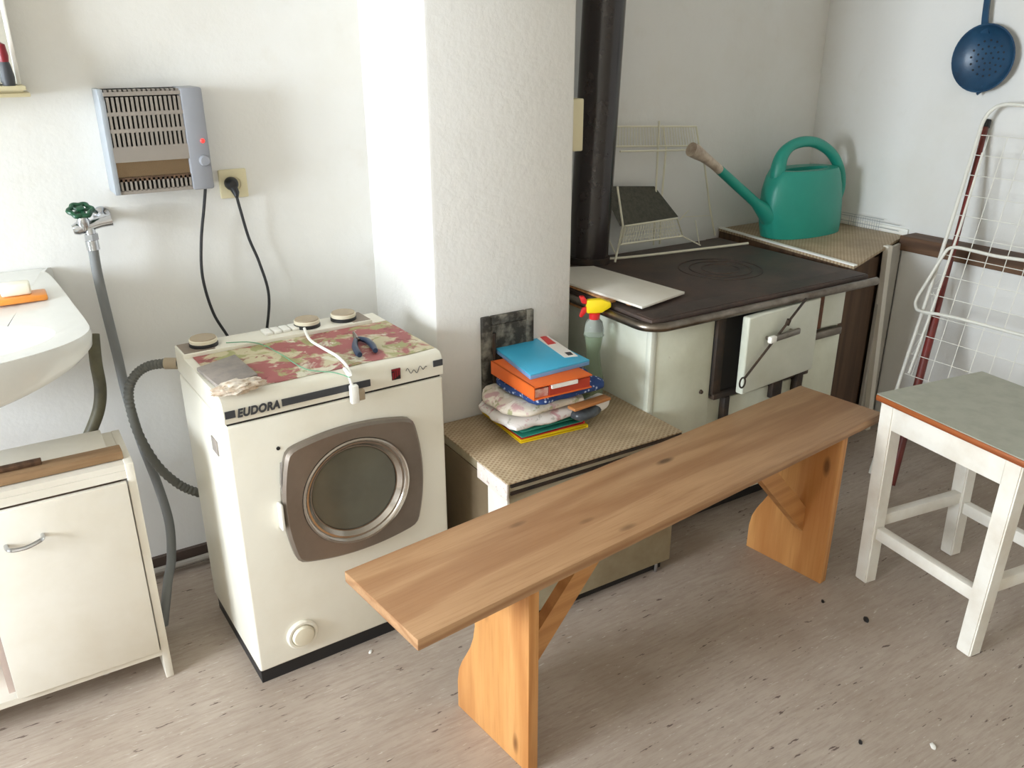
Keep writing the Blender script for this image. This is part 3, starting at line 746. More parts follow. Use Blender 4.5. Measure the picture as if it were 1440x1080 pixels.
m.build('corner_post', 'cabinet', cc)
MB().prism([(3.115, 2.090, 0), (3.272, 2.131, 0), (3.272, 2.145, 0), (3.115, 2.104, 0)], (0, 0, .828)).build('side_panel', 'shaded_panel', cc, smooth=False)  # panel added to carry the shaded grey between post and ledge
MB().box(XR-.011, XR-.002, 2.17, 2.72, CZ, CZ+.028, .002).build('wall_strip', 'white_plastic', cc)
# thin wire fence on the strip
wfn = MB()
for zz in (.012, .036): wfn.tube([(XR-.03, 2.20, CZ+.006+zz), (XR-.03, 2.70, CZ+.012+zz)], .0013, 5)
for q in range(14): wfn.tube([(XR-.03, 2.30+q*.012, CZ+.001), (XR-.03, 2.30+q*.012, CZ+.05)], .001, 4)
wfn.tube([(XR-.03, 2.28, CZ+.055), (XR-.03, 2.50, CZ+.055)], .0012, 5)
tag(wfn.build('wire_fence', 'thin_wire'), 'small thin wire edging along the wall behind the watering can', 'wire edging')

# watering can
YC = 2.47
wcan = thing('watering_can', 'teal plastic watering can with cream rose standing in the corner', 'watering can', (3.0, YC, CZ))
rows = [(1078, 1168, 330), (1076, 1172, 310), (1076, 1174, 285), (1080, 1174, 262), (1086, 1172, 245), (1092, 1169, 236)]
rings = []
for i, (a, b_, y_) in enumerate(rows):
    A, B = at(a, y_, 'y', YC), at(b_, y_, 'y', YC)
    z = (A.z+B.z)/2
    if i == 0: z = CZ+.001
    rx = (B.x-A.x)/2; cx_ = (A.x+B.x)/2; ry = .105*(1-.10*i/5)
    rings.append([(cx_+rx*math.copysign(abs(math.cos(t))**.85, math.cos(t)), YC+ry*math.copysign(abs(math.sin(t))**.85, math.sin(t)), z) for t in [2*PI*q/36 for q in range(36)]])
inner = [(x*.72+(cx_+.008)*.28, YC-.01+(y-YC)*.42, z-.001) for x, y, z in rings[-1]]
m = MB(); m.loft(rings+[inner, [(x, y, z-.12) for x, y, z in inner]], True, True); m.build('body', 'teal_can', wcan)
hp = catmull([at(x, y, 'y', YC) for x, y in ((1093, 264), (1094, 240), (1100, 219), (1113, 205), (1133, 199), (1153, 203), (1171, 218), (1181, 241), (1181, 265), (1172, 288), (1164, 297))], 6)
MB().tube(hp, [.0225+.016*max(0, 1-i/17) for i in range(len(hp))], 14).build('handle', 'teal_can', wcan)
sp0 = [at(x, y, 'y', YC) for x, y in ((1092, 312), (1078, 300), (1058, 281), (1035, 260), (1012, 239))]
spc = catmull(sp0, 5); nS = len(spc)
MB().tube(spc, [.062-.040*min(1, (i/(nS-1))*2.2)-.003*(i/(nS-1)) for i in range(nS)], 16).build('spout', 'teal_can', wcan)
ro = [at(x, y, 'y', YC) for x, y in ((1015, 242), (1003, 231), (990, 221), (978, 213), (972, 210))]
MB().tube(ro, [.018, .018, .021, .028, .028], 16).build('rose', 'rose', wcan)

# ------------------------------------------------------------------ dish rack on the stove
dk = thing('dish_rack', 'cream wire dish rack standing at the back of the stove', 'dish rack', (2.2, 2.55, PZ1))
YD = 2.69
def wd(pts, r=.0032): return MB().tube([Vector(p) for p in pts], r, 6)
f0, f1 = at(806, 366, 'z', .838), at(1052, 342, 'z', .838)
f0 = Vector((max(f0.x, 1.93), min(f0.y, 2.60), .838)); f1 = Vector((f1.x, min(f1.y, 2.60), .838))
fl_ = [f0, at(880, 362, 'z', .838), at(1003, 348, 'z', .838), f1]
for q in fl_: q.y = min(q.y, 2.66)
base = MB().tube(catmull(fl_, 5), .0052, 7)
base.build('base_rail', 'wire', dk)
us = MB()
A, B = at(866, 178, 'y', YD), at(979, 178, 'y', YD)
C_, D_ = at(865, 206, 'y', YD), at(983, 205, 'y', YD)
us.tube([A, B], .0042, 6).tube([C_, D_], .0042, 6).tube([B, D_], .0042, 6)
A2, B2 = at(872, 213, 'y', YD-.06), at(962, 211, 'y', YD-.06)
us.tube([A2, B2], .004, 6).tube([at(932, 176, 'y', YD), at(936, 207, 'y', YD)], .003, 6)
for q in range(30):
    t = q/29; us.tube([A.lerp(B, t), C_.lerp(D_, t)], .0016, 4)
us.tube([B2, D_], .0025, 6)
us.build('upper_shelf', 'wire', dk)
po = MB()
for pts in (((927, 170), (921, 300), (919, 345)), ((937, 205), (930, 285), (928, 342)), ((990, 225), (998, 290), (1004, 347))):
    po.tube([at(x, y, 'y', YD-.04) if i < 2 else Vector((at(x, y, 'y', YD-.04).x, YD-.04, .836)) for i, (x, y) in enumerate(pts)], .004, 6)
po.tube([at(868, 262, 'y', 2.58), at(876, 318, 'y', 2.55), Vector((at(875, 372, 'z', .836).x, 2.50, .836))], .0045, 6)
po.tube([at(853, 330, 'y', 2.6), at(866, 358, 'y', 2.58)], .003, 6)
po.build('post', 'wire', dk)
# mesh tray front
tq = [at(879, 318, 'y', 2.52), at(952, 307, 'y', 2.52), at(960, 332, 'y', 2.50), at(872, 344, 'y', 2.50)]
tr_ = MB(); tr_.tube(tq, .004, 6, True)
for q in range(1, 22):
    t = q/22; tr_.tube([tq[0].lerp(tq[1], t), tq[3].lerp(tq[2], max(0, t-.06))], .0009, 4); tr_.tube([tq[0].lerp(tq[1], max(0, t-.08)), tq[3].lerp(tq[2], t)], .0009, 4)
for q in range(1, 5): tr_.tube([tq[0].lerp(tq[3], q/5), tq[1].lerp(tq[2], q/5)], .0009, 4)
tr_.build('mesh_tray', 'wire', dk)
xr = MB(); xr.tube([at(955, 310, 'y', 2.55), at(968, 296, 'y', 2.55)], .002, 5)
xr.tube([at(955, 330, 'y', 2.56), at(985, 345, 'z', .838)], .003, 6).tube([at(960, 305, 'y', 2.6), at(1000, 303, 'y', 2.6)], .0015, 5)
xr.tube([at(978, 310, 'y', 2.6), at(984, 346, 'y', 2.57)], .002, 5)
xr.build('side_wire', 'wire', dk)
# leaning dark perforated sheet
ds = [at(846, 263, 'y', 2.66), at(921, 263, 'y', 2.66), at(954, 305, 'y', 2.58), at(872, 318, 'y', 2.56)]
tag(MB().prism(ds, (0, .004, .003)).build('perforated_sheet', 'sheet', smooth=False), 'dark perforated metal sheet leaning inside the wire dish rack', 'sheet')

# ------------------------------------------------------------------ stool
SA = math.radians(-8.0); SZ = .64
sc_ = at(1232, 553, 'z', SZ)
ux = Vector((math.cos(SA), math.sin(SA), 0)); uy = Vector((-math.sin(SA), math.cos(SA), 0))
STX, STY = .452, .490
ctr = sc_+ux*(STX/2)-uy*(STY/2)
so = thing('stool', 'white painted wooden stool with grey green linoleum top at the right', 'stool', (ctr.x, ctr.y, 0), SA)
hx, hy = STX/2, STY/2
MB().box(-hx, hx, -hy, hy, SZ-.022, SZ-.003, .004).build('seat', 'stool_edge', so, local=True)
MB().box(-hx+.002, hx-.002, -hy+.002, hy-.002, SZ-.003, SZ).build('seat_cover', 'stool_top', so, local=True)
ix, iy = hx-.012, hy-.012
for a in (-1, 1):
    for c2 in (-1, 1):
        tpt = Vector((a*(ix-.025), c2*(iy-.025))); bpt = Vector((a*(ix-.022), c2*(iy-.040)))
        m = MB()
        def rr(c, w, z): return [(c.x-w[0], c.y-w[1], z), (c.x+w[0], c.y-w[1], z), (c.x+w[0], c.y+w[1], z), (c.x-w[0], c.y+w[1], z)]
        m.loft([rr(bpt, (.023, .023), 0), rr(tpt, (.025, .025), SZ-.022)])
        bmesh.ops.bevel(m.bm, geom=m.bm.edges[:], offset=.004, segments=2, affect='EDGES')
        m.build('leg', 'stool_white', so, local=True)
zt0, zt1 = SZ-.100, SZ-.022
for a in (-1, 1):
    MB().box(a*(ix-.013)-.011, a*(ix-.013)+.011, -iy+.05, iy-.05, zt0, zt1, .002).build('apron', 'stool_white', so, local=True)
    MB().box(-ix+.05, ix-.05, a*(iy-.013)-.011, a*(iy-.013)+.011, zt0, zt1, .002).build('apron', 'stool_white', so, local=True)
    MB().box(a*(ix-.023)-.014, a*(ix-.023)+.014, -iy+.06, iy-.06, .165, .205, .003).build('stretcher', 'stool_white', so, local=True)
    MB().box(-ix+.045, ix-.045, a*(iy-.038)-.014, a*(iy-.038)+.014, .200, .240, .003).build('stretcher', 'stool_white', so, local=True)

# ------------------------------------------------------------------ drying rack and red pole leaning on the right wall
n_r = Vector((1, 0, -.366)).normalized(); P_r = Vector((3.318, 1.7, 1.42))
def ar(px, py, off=0): return at_plane(px, py, P_r-n_r*off, n_r)
dr_ = thing('drying_rack', 'white wire clothes airer folded and leaning against the right wall', 'drying rack', (2.95, 1.6, 0))
top_r = ar(1440, 148)
foot = ar(1240, 600); dleg = (ar(1265, 535)-ar(1330, 330)).normalized()
lowp = ar(1265, 535); lowp = lowp+dleg*((lowp.z-.012)/-dleg.z)
dy = Vector((0, -1, 0)); wid = .62
fr = [lowp, ar(1265, 535), ar(1300, 430), ar(1340, 305), ar(1372, 203), ar(1384, 168), ar(1400, 151), ar(1418, 147)]
pt1 = ar(1440, 148); pend = pt1+dy*.50
fpts = catmull(fr+[pt1, pend], 5)
far = [lowp+dy*wid*1.15, pend+Vector((0, -.04, -.05))]
MB().tube(fpts+[far[1], far[0]], .0075, 10).build('outer_frame', 'white_wire', dr_)
off = .022
in_ = [ar(1278, 525, off), ar(1316, 420, off), ar(1350, 320, off), ar(1382, 215, off)]
MB().tube(in_, .005, 8).build('side_bar', 'white_wire', dr_)
lp_ = [ar(1440, 366, .03), ar(1400, 360, .03), ar(1352, 349, .03), ar(1336, 349, .03), ar(1327, 358, .03), ar(1306, 392, .03), ar(1289, 420, .03), ar(1288, 432, .03), ar(1296, 438, .03), ar(1340, 446, .03), ar(1440, 472, .03)]
lp_ = [lp_[0]+(lp_[0]-lp_[1]).normalized()*.40]+lp_+[lp_[-1]+(lp_[-1]-lp_[-2]).normalized()*.40]
MB().tube(catmull(lp_, 5), .0062, 10).build('folding_wing', 'white_wire', dr_)
gr_ = MB()
left_ = lambda t: ar(1380-(1380-1272)*t, 190+(525-190)*t, .008)
for q in range(13):
    a = left_(q/12); gr_.tube([a, a+Vector((0, -.62, 0))], .0016, 5)
for q in range(8):
    a = left_(0)+dy*(.03+q*.07); b_ = left_(1)+dy*(.03+q*.07); gr_.tube([a, b_], .0016, 5)
gr_.build('wire_grid', 'white_wire', dr_)
for q in range(8):
    t = q/7; MB().tube([ar(1330-48*t, 385+135*t, .03), ar(1302-26*t, 440+80*t, .004) if q > 3 else ar(1315-10*t, 400+40*t, .004)], .0014, 5).build('side_rung', 'white_wire', dr_)
rp0 = at(1388, 173, 'x', 3.346); rp1 = at(1253, 682, 'z', .012)
rod = thing('red_pole', 'dark red pole leaning against the right wall behind the wire airer', 'pole', (rp1.x, rp1.y, 0))
dv = rp0-rp1
MB().tube([rp1, rp1+dv*.47], .0155, 14).build('thick_shaft', 'red_rod', rod)
MB().tube([rp1+dv*.45, rp0], .0105, 12).build('thin_shaft', 'red_rod', rod)
MB().tube([rp0-dv*.012, rp0+dv*.008], .0135, 12).build('end_cap', 'black_rubber', rod)

# ------------------------------------------------------------------ blue skimmer on the wall
kc = at(1385, 82, 'x', XR-.035)
rS = .121
sk = thing('skimmer', 'dark blue enamel skimmer hanging on the right wall', 'skimmer', (kc.x, kc.y, kc.z-.14))
KM = T(*kc) @ RY(-PI/2)                              # bowl opens towards the room
prof = [(0, -.026), (.05, -.024), (.085, -.014), (.108, 0), (.116, .012), (rS, .014), (rS+.002, .017), (.117, .017), (.108, .005), (.085, -.009), (.05, -.019), (0, -.021)]
MB().lathe(prof, KM, 40).build('bowl', 'enamel_blue', sk)
spot = MB()
for rr, nq in ((.02, 6), (.042, 11), (.064, 16)):
    for q in range(nq):
        a = 2*PI*q/nq+rr*30; dz = {.02: -.0205, .042: -.0196, .064: -.0145}[rr]
        spot.lathe([(0, .0012), (.0042, .0012), (.0042, -.0005)], KM @ T(rr*math.cos(a), rr*math.sin(a), dz), 8)
pr_ = spot.build('perforation', 'blue_dark', sk); plab(pr_, 'dark round holes in the bowl'); 
h0 = at(1386, 42, 'x', XR-.03); h1 = at(1391, 0, 'x', XR-.03)
hd_ = (h1-h0).normalized(); h2 = h0+hd_*.36
hpts = catmull([h0-hd_*.012+Vector((.0, 0, 0)), h0+hd_*.05+Vector((-.012, 0, 0)), h0+hd_*.18+Vector((-.008, 0, 0)), h2], 6)
hm = MB(); rg_ = []
for i, p in enumerate(hpts):
    wv = .016-.005*math.sin(PI*i/(len(hpts)-1)); side = Vector((0, 1, 0)); th = Vector((.004, 0, 0))
    rg_.append([p+side*wv-th, p-side*wv-th, p-side*wv+th, p+side*wv+th])
hm.loft(rg_); hm.build('handle', 'enamel_blue', sk)
k0 = at(1382, 124, 'x', XR-.03)
MB().tube([k0+Vector((0, 0, .012)), k0+Vector((-.006, .002, -.012)), k0+Vector((-.016, .010, -.022))], .0055, 8).build('pouring_hook', 'enamel_blue', sk)
nl = h2+Vector((0, 0, -.02))
tag(MB().tube([Vector((XR+.005, nl.y, nl.z)), Vector((XR-.05, nl.y, nl.z+.004))], .004, 8).build('nail', 'iron'), 'nail in the right wall holding the blue skimmer', 'nail')

# ------------------------------------------------------------------ wall heater
hA, hB, hC, hD = at(142, 127, 'y', YB-.10), at(282, 122, 'y', YB-.10), at(304, 264, 'y', YB-.10), at(163, 277, 'y', YB-.10)
HX0, HX1 = .300, .560; HZ0, HZ1 = 1.243, 1.513; HY = YB-.115
ht = thing('wall_heater', 'grey electric fan heater mounted on the back wall', 'heater', ((HX0+HX1)/2, YB-.05, HZ0))
MB().box(HX0+.004, HX1-.004, HY+.035, YB-.001, HZ0+.004, HZ1-.002).build('back_box', 'heater_dark', ht)
gx1 = HX0+.202
hs = MB().prism([(HX0, HY, HZ0), (HX0, YB, HZ0), (HX0, YB, HZ1), (HX0, HY+.022, HZ1), (HX0, HY, HZ1-.03)], (.014, 0, 0), .002)
hs.build('side_cheek', 'heater_side', ht)
cp = MB().box(gx1, HX1, HY-.002, YB, HZ0-.002, HZ1, .006, 2); cp.build('control_panel', 'heater', ht)
slats = 15
gl = MB()
for q in range(slats+1):
    x = HX0+.020+q*(gx1-HX0-.024)/slats
    gl.box(x-.0034, x+.0034, HY+.002, HY+.012, HZ0+.118, HZ1-.020)
    gl.box(x-.0034, x+.0034, HY+.012, YB-.01, HZ1-.012, HZ1-.002)
    gl.box(x-.0028, x+.0028, HY+.004, HY+.012, HZ0+.008, HZ0+.040)
for zz in (HZ1-.012, HZ1-.062, HZ1-.105, HZ1-.150):
    gl.box(HX0+.012, gx1+.002, HY+.001, HY+.012, zz-.005, zz+.005)
gl.box(HX0+.012, gx1+.002, HY+.004, HY+.014, HZ0, HZ0+.010)
gl.build('grille', 'heater_grill', ht, smooth=False)
MB().box(HX0+.012, gx1+.002, HY, HY+.012, HZ0+.085, HZ0+.122).build('front_band', 'heater_grill', ht)
MB().box(HX0+.012, gx1+.002, HY+.012, HY+.034, HZ0+.038, HZ0+.088).build('reflection_band', 'heater_brown', ht)
MB().box(HX0+.012, gx1+.002, HY+.004, HY+.016, HZ0+.034, HZ0+.044).build('band_edge', 'dark_wood', ht)
ip = at(286, 198, 'y', HY-.003)
MB().lathe([(0, 0), (.006, 0), (.006, .002), (.004, .004), (0, .0045)], T(ip.x-.002, HY-.002, ip.z) @ RX(PI/2), 14).build('indicator_lamp', 'glow', ht)
ip = at(290, 226, 'y', HY-.01)
MB().lathe([(0, 0), (.015, 0), (.0145, .010), (.012, .014), (0, .0145)], T(ip.x-.003, HY-.002, ip.z) @ RX(PI/2), 22).build('dial', 'heater', ht)
# cord with plug
sk_c = at(326, 258, 'y', YB-.02)
cpts = [(.545, YB-.07, HZ0), at(287, 290, 'y', YB-.06), at(283, 340, 'y', YB-.05), at(285, 390, 'y', YB-.05), at(300, 440, 'y', YB-.045), at(322, 476, 'y', YB-.045), at(345, 520, 'y', YB-.05), at(368, 510, 'y', YB-.05), at(375, 466, 'y', YB-.045), at(378, 415, 'y', YB-.04), at(365, 370, 'y', YB-.035), at(350, 335, 'y', YB-.035), at(338, 295, 'y', YB-.045), at(333, 277, 'y', YB-.048)]
cord = MB().tube(catmull(cpts, 8), .0044, 8).build('power_cord', 'black_rubber', ht)
pb = MB(); pc = at(327, 259, 'y', YB-.035)
pb.lathe([(0, 0), (.019, 0), (.020, .012), (.017, .024), (.010, .031), (0, .032)], T(pc.x, YB-.013, pc.z) @ RX(PI/2), 22)
pb.tube([Vector((pc.x, YB-.032, pc.z-.005)), Vector((pc.x+.006, YB-.040, pc.z-.026)), Vector(cpts[-1])], [.013, .010, .0055], 12)
pb.build('plug', 'black_rubber', cord)
# socket
so0 = at(328, 258, 'y', YB-.006)
sk2 = thing('wall_socket', 'yellowed square wall socket beside the heater', 'socket', (so0.x, YB-.006, so0.z-.041))
MB().box(so0.x-.041, so0.x+.041, YB-.012, YB+.001, so0.z-.042, so0.z+.042, .004).build('frame', 'cream_plastic', sk2)
MB().lathe([(.026, 0), (.026, .003), (.021, .003), (.0205, 0)], T(so0.x, YB-.0118, so0.z) @ RX(PI/2), 24).build('insert', 'cream_plastic', sk2)

# ------------------------------------------------------------------ water tap with hose
tp = thing('wall_tap', 'chrome wall tap with green handwheel above the grey hose', 'tap', (.225, YB-.08, 1.11))
tb = at(125, 318, 'y', YB-.09)
m = MB()
m.lathe([(0, -.001), (.024, -.001), (.022, .010), (.012, .014), (.012, .10), (0, .10)], T(tb.x+.045, YB, tb.z+.012) @ RX(PI/2), 20)
m.tube([(tb.x-.040, tb.y, tb.z-.006), (tb.x-.028, tb.y, tb.z-.004), (tb.x, tb.y, tb.z), (tb.x+.03, tb.y, tb.z+.008), (tb.x+.058, tb.y, tb.z+.012)], [.012, .017, .014, .015, .017], 14)
m.lathe([(0, 0), (.016, 0), (.017, .02), (.013, .03), (.010, .045), (0, .045)], T(tb.x-.012, tb.y, tb.z-.004) @ RX(.25), 16)
m.tube([(tb.x, tb.y, tb.z-.005), (tb.x+.002, tb.y-.004, tb.z-.04)], [.014, .0125], 14)
m.tube([(tb.x+.001, tb.y-.003, tb.z-.020), (tb.x+.001, tb.y-.003, tb.z-.036)], .019, 6)
m.build('valve_body', 'chrome', tp)
hwm = T(tb.x-.014, tb.y-.012, tb.z+.046) @ RX(.45)
m = MB(); m.xf(Matrix.Identity(4))
rim = [(math.cos(a)*(.027+.003*math.cos(6*a)), math.sin(a)*(.027+.003*math.cos(6*a)), 0) for a in [2*PI*i/48 for i in range(48)]]
m.tube(rim, .0065, 8, True)
for q in range(5): m.tube([(0, 0, 0), (.026*math.cos(2*PI*q/5), .026*math.sin(2*PI*q/5), 0)], .0045, 6)
m.lathe([(0, -.008), (.010, -.008), (.010, .008), (0, .009)], None, 12)
m.xf(hwm); plab(m.build('handwheel', 'green_wheel', tp), 'green handwheel')
hpz = [at(130, 344, 'y', tb.y-.004), at(137, 385, 'y', YB-.08), at(150, 440, 'y', YB-.07), at(165, 500, 'y', YB-.07), at(178, 555, 'y', YB-.08), at(198, 620, 'y', YB-.09), at(222, 682, 'y', YB-.12), at(238, 735, 'y', YB-.16), at(241, 785, 'y', YB-.23), at(236, 818, 'y', YB-.30), at(222, 838, 'y', YB-.33)]
hpz[-1].z = .02
hs_ = thing('water_hose', 'long grey water hose hanging from the tap down behind the cabinet', 'hose', (hpz[-1].x, hpz[-1].y, 0))
MB().tube(catmull(hpz, 8), .0135, 12).build('tube', 'grey_hose', hs_)
MB().tube([hpz[0]+Vector((0, 0, .012)), hpz[0]+Vector((.001, 0, -.014))], .0165, 12).build('coupling', 'chrome', hs_)
dps = [at(250, 511, 'y', 2.372), at(232, 511, 'y', 2.39), at(208, 515, 'y', 2.42), at(190, 528, 'y', 2.43), at(181, 550, 'y', 2.43), at(185, 580, 'y', 2.43), at(198, 617, 'y', 2.43), at(222, 655, 'y', 2.43), at(250, 680, 'y', 2.42), at(276, 692, 'y', 2.41), at(310, 700, 'y', 2.41)]
dh = catmull(dps, 10)
m = MB().tube(dh, [.0125+(.0018 if i % 2 else -.0008) for i in range(len(dh))], 12)
dho = thing('drain_hose', 'dark ribbed drain hose looping from the back of the washing machine', 'hose', (dps[4].x, dps[4].y, dps[-1].z))
m.build('tube', 'drain_hose', dho)
MB().tube([dps[0], dps[1]], .0165, 12).build('hose_cuff', 'tan_plastic', dho)

# ------------------------------------------------------------------ sink
SKC = Vector((-.235, 2.30)); 
def sink_outline():
    half = [(0, 1.955), (.10, 1.962), (.20, 1.985), (.285, 2.02), (.345, 2.065), (.382, 2.125), (.388, 2.20), (.375, 2.34), (.356, 2.50), (.335, 2.595), (.30, YB-.002)]
    pts = [(SKC.x+x, y, 0) for x, y in half]+[(SKC.x-x, y, 0) for x, y in half[::-1][:-1]]
    return pts
so_ = sink_outline()
rim = catmull(so_, 3, True); NS = len(rim)
def ringz(f, zf, c=(SKC.x, 2.36)):
    return [Vector((c[0]+(p.x-c[0])*f, min(YB-.002, c[1]+(p.y-c[1])*f), zf(p))) for p in rim]
rz_ = lambda p: .995+.055*max(0, (p.y-2.20)/.42)**1.3
bx_ = lambda p: min(1, abs(p.x-SKC.x)/.38)**2
def ell(rx, ry, cx, cy, z):
    out = []
    for p in rim:
        a = math.atan2((p.y-2.30)/.33, (p.x-SKC.x)/.38); out.append(Vector((cx+rx*math.cos(a), cy+ry*math.sin(a), z)))
    return out
sink = thing('wash_basin', 'white ceramic wash basin on the back wall at the left edge', 'sink', (SKC.x, 2.3, .70))
m = MB()
m.loft([ringz(.35, lambda p: .80, (SKC.x, 2.44)), ringz(.62, lambda p: .835, (SKC.x, 2.42)), ringz(.88, lambda p: .868+.05*bx_(p), (SKC.x, 2.38)), ringz(.96, lambda p: .885+.055*bx_(p)), ringz(.99, lambda p: .91+.045*bx_(p)), ringz(1.0, lambda p: rz_(p)-.012), ringz(.992, rz_), ringz(.965, lambda p: rz_(p)+.001),
        ell(.312, .150, SKC.x-.0, 2.170, .992), ell(.300, .142, SKC.x, 2.170, .978), ell(.26, .12, SKC.x, 2.175, .91), ell(.18, .08, SKC.x, 2.18, .865), ell(.04, .03, SKC.x, 2.18, .85)], True, True)
m.build('basin', 'ceramic', sink)
MB().lathe([(0, 0), (.03, 0), (.03, .003), (0, .003)], T(SKC.x, 2.18, .851), 18).build('drain', 'chrome', sink)
gp = catmull([at(131, 470, 'y', 2.50), at(135, 510, 'y', 2.47), at(141, 545, 'y', 2.46), at(139, 575, 'y', 2.46), at(128, 606, 'y', 2.46), at(112, 640, 'y', 2.46), at(95, 690, 'y', 2.46)], 6)
tag(MB().tube(gp, .0165, 12).build('waste_pipe', 'green_pipe'), 'dirty olive waste hose behind the basin ending behind the cabinet', 'pipe')
# soap dish and soap
sdz = 1.016
s0 = at(40, 424, 'z', sdz)
sdish = MB().box(-.075, .055, -.034, .034, 0, .016, .005).xf(T(s0.x-.01, s0.y+.02, sdz))
tag(sdish.build('soap_dish', 'soap_dish'), 'orange soap dish on the rim of the wash basin', 'soap dish')
tag(MB().box(-.040, .028, -.022, .024, 0, .030, .006, 3).xf(T(s0.x-.016, s0.y+.024, sdz+.0165)).build('soap', 'soap'), 'white bar of soap in the orange dish', 'soap')

# ------------------------------------------------------------------ white cabinet
KX0, KX1, KY0, KY1, KH = -.62, .180, 2.073, 2.300, .662
cb_ = thing('cabinet', 'low white cabinet with a single handled door under the wash basin', 'cabinet', ((KX0+KX1)/2, (KY0+KY1)/2, 0))
MB().box(KX1-.020, KX1, KY0, KY1, 0, KH, .002).build('side_panel', 'cabinet', cb_)
MB().box(KX0, KX0+.02, KY0, KY1, 0, KH, .002).build('side_panel', 'cabinet', cb_)
MB().box(KX0+.02, KX1-.02, KY0+.004, KY1, KH-.018, KH-.002).build('top_panel', 'cabinet', cb_)
MB().box(KX0+.02, KX1-.02, KY0+.001, KY1, .078, .096).build('bottom_panel', 'cabinet', cb_)
MB().box(KX0+.02, KX1-.02, KY0+.002, KY0+.018, KH-.040, KH-.0185).build('top_rail', 'cabinet', cb_)
MB().box(KX0+.02, KX1-.02, KY1-.008, KY1, .096, KH-.018).build('back_panel', 'cab_in', cb_)
MB().box(-.200, -.186, KY0+.03, KY1-.008, .096, KH-.040).build('divider', 'cab_in', cb_)
kd = MB().box(-.182, KX1-.024, KY0-.012, KY0+.004, .100, KH-.045, .002).build('door', 'cabinet', cb_)
ha, hb_ = at(8, 768, 'y', KY0-.012), at(60, 752, 'y', KY0-.012)
hp_ = catmull([ha, ha+Vector((.006, -.022, -.002)), (ha+hb_)/2+Vector((0, -.030, -.004)), hb_+Vector((-.004, -.022, 0)), hb_], 6)
MB().tube(hp_, .0052, 8).build('door_handle', 'chrome', kd)
MB().lathe([(0, 0), (.012, 0), (.010, .03), (0, .03)], T(.02, KY0+.05, .047), 10).build('glide', 'grey_plastic', cb_)
# battens and board on top
tag(MB().box(KX0, .163, KY0+.030, KY0+.078, KH, KH+.022, .003).build('wooden_batten', 'batten'), 'long pale brown wooden batten along the front of the cabinet top', 'batten')
tag(MB().box(KX0, -.012, KY0+.055, KY0+.075, KH+.0225, KH+.034, .002).build('wood_offcut', 'brown_wood'), 'short dark strip of wood lying on the batten', 'wood strip')
tag(MB().box(KX0, KX1-.045, KY0+.085, KY1-.004, KH, KH+.012, .002).build('shelf_board', 'cabinet'), 'pale board lying at the back of the cabinet top', 'board')

# ------------------------------------------------------------------ mirror at the upper left
mx = at(28, 118, 'y', YB-.07); MX1 = mx.x+.003; MZ0 = mx.z
mi = thing('wall_mirror', 'white framed wall mirror with a cream ledge at the upper left edge', 'mirror', (-.1, YB-.05, MZ0-.03))
MB().box(-.40, MX1-.004, YB-.060, YB-.001, MZ0, 2.10).build('back_box', 'cabinet', mi, smooth=False)
MB().box(-.39, MX1-.008, YB-.066, YB-.060, MZ0+.004, 2.09).build('mirror_pane', 'mirror', mi, smooth=False)
m = MB().box(MX1-.010, MX1, YB-.076, YB-.002, MZ0-.002, 2.10, .002).box(-.41, -.398, YB-.076, YB-.002, MZ0-.002, 2.10, .002).box(-.41, MX1, YB-.076, YB-.002, 2.09, 2.10, .002)
m.build('frame', 'white_plastic', mi)
MB().box(-.41, MX1+.006, YB-.120, YB-.001, MZ0-.014, MZ0-.003, .002).box(-.41, MX1+.014, YB-.100, YB-.001, MZ0-.030, MZ0-.020, .002).box(-.41, MX1, YB-.09, YB-.001, MZ0-.022, MZ0-.012).build('ledge', 'cream_plastic', mi)
bb = thing('reflection_standin', 'made-up dark and red brush shape in place of a reflection in the mirror', 'brush', (MX1-.028, YB-.095, MZ0-.003))  # brush shape made up in place of an unclear red and dark reflection
MB().lathe([(0, 0), (.014, 0), (.016, .02), (.012, .05), (.010, .055), (0, .055)], T(MX1-.028, YB-.096, MZ0-.003), 16).build('dark_base', 'label_dark', bb)
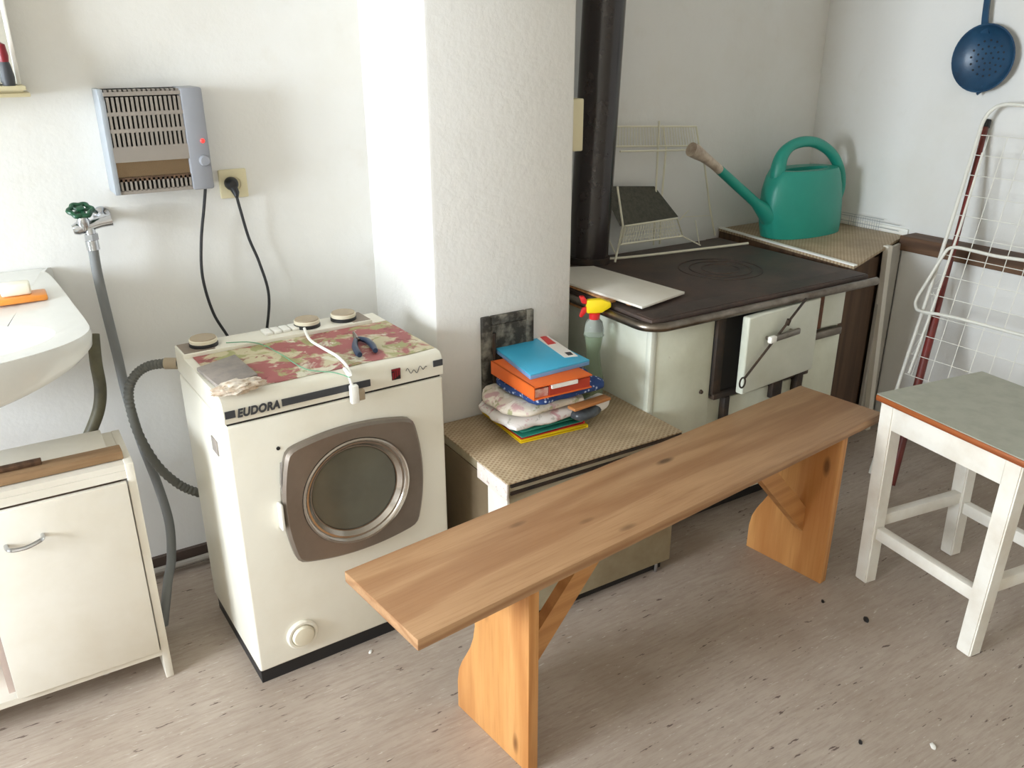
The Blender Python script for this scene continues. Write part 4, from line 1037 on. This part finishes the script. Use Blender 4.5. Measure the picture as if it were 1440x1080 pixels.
MB().lathe([(0, .055), (.010, .055), (.012, .07), (.009, .095), (0, .10)], T(MX1-.028, YB-.096, MZ0-.003), 16).build('handle', 'logo_red', bb)

# ------------------------------------------------------------------ crumbs on the floor
for (px, py, s_, mt, lb) in ((1218, 872, .010, 'crumb', 'black crumb on the floor in front of the stool'), (1312, 1050, .008, 'white_plastic', 'white chip on the floor at the lower right'), (521, 917, .006, 'white_plastic', 'tiny white chip on the floor before the washing machine'), (1157, 846, .006, 'crumb', 'dark crumb on the floor beside the right bench leg'), (1210, 1044, .006, 'crumb', 'dark crumb on the floor near the lower right corner')):
    p = at(px, py, 'z', 0); ic = bmesh.new(); bmesh.ops.create_icosphere(ic, subdivisions=2, radius=1)
    for v_ in ic.verts: v_.co = Vector((v_.co.x*s_*1.5, v_.co.y*s_*.8, max(-.3, v_.co.z)*s_*.5))*(1+.3*noise.noise(v_.co*3+Vector((px, 0, 0))))
    zm = min(v_.co.z for v_ in ic.verts); m = MB(); m._merge(ic, T(p.x, p.y, -zm) @ RZ(.8))
    tag(m.build('crumb' if mt == 'crumb' else 'paint_chip', mt), lb, 'crumb' if mt == 'crumb' else 'chip', 'dark crumbs on the floor' if mt == 'crumb' else 'white chips on the floor')

# ------------------------------------------------------------------ light
ld = bpy.data.lights.new('window_daylight', 'AREA'); ld.shape = 'RECTANGLE'; ld.size = WY1-WY0; ld.size_y = WZ1-WZ0
ld.energy = 350; ld.color = (.82, .91, 1.0)
lo2 = bpy.data.objects.new('window_daylight', ld); COL.objects.link(lo2)
lo2.location = (XL-.22, (WY0+WY1)/2, (WZ0+WZ1)/2); lo2.rotation_euler = (0, -PI/2, 0)
w = bpy.data.worlds.new('world'); S.world = w; w.use_nodes = True
w.node_tree.nodes['Background'].inputs['Color'].default_value = (.75, .87, 1, 1); w.node_tree.nodes['Background'].inputs['Strength'].default_value = 1.0

vs = S.view_settings
vs.view_transform = 'Standard'; vs.look = 'None'; vs.gamma = 1; vs.use_curve_mapping = False; vs.exposure = -0.14
S.cycles.max_bounces = 10; S.cycles.diffuse_bounces = 6
S.cycles.use_denoising = True
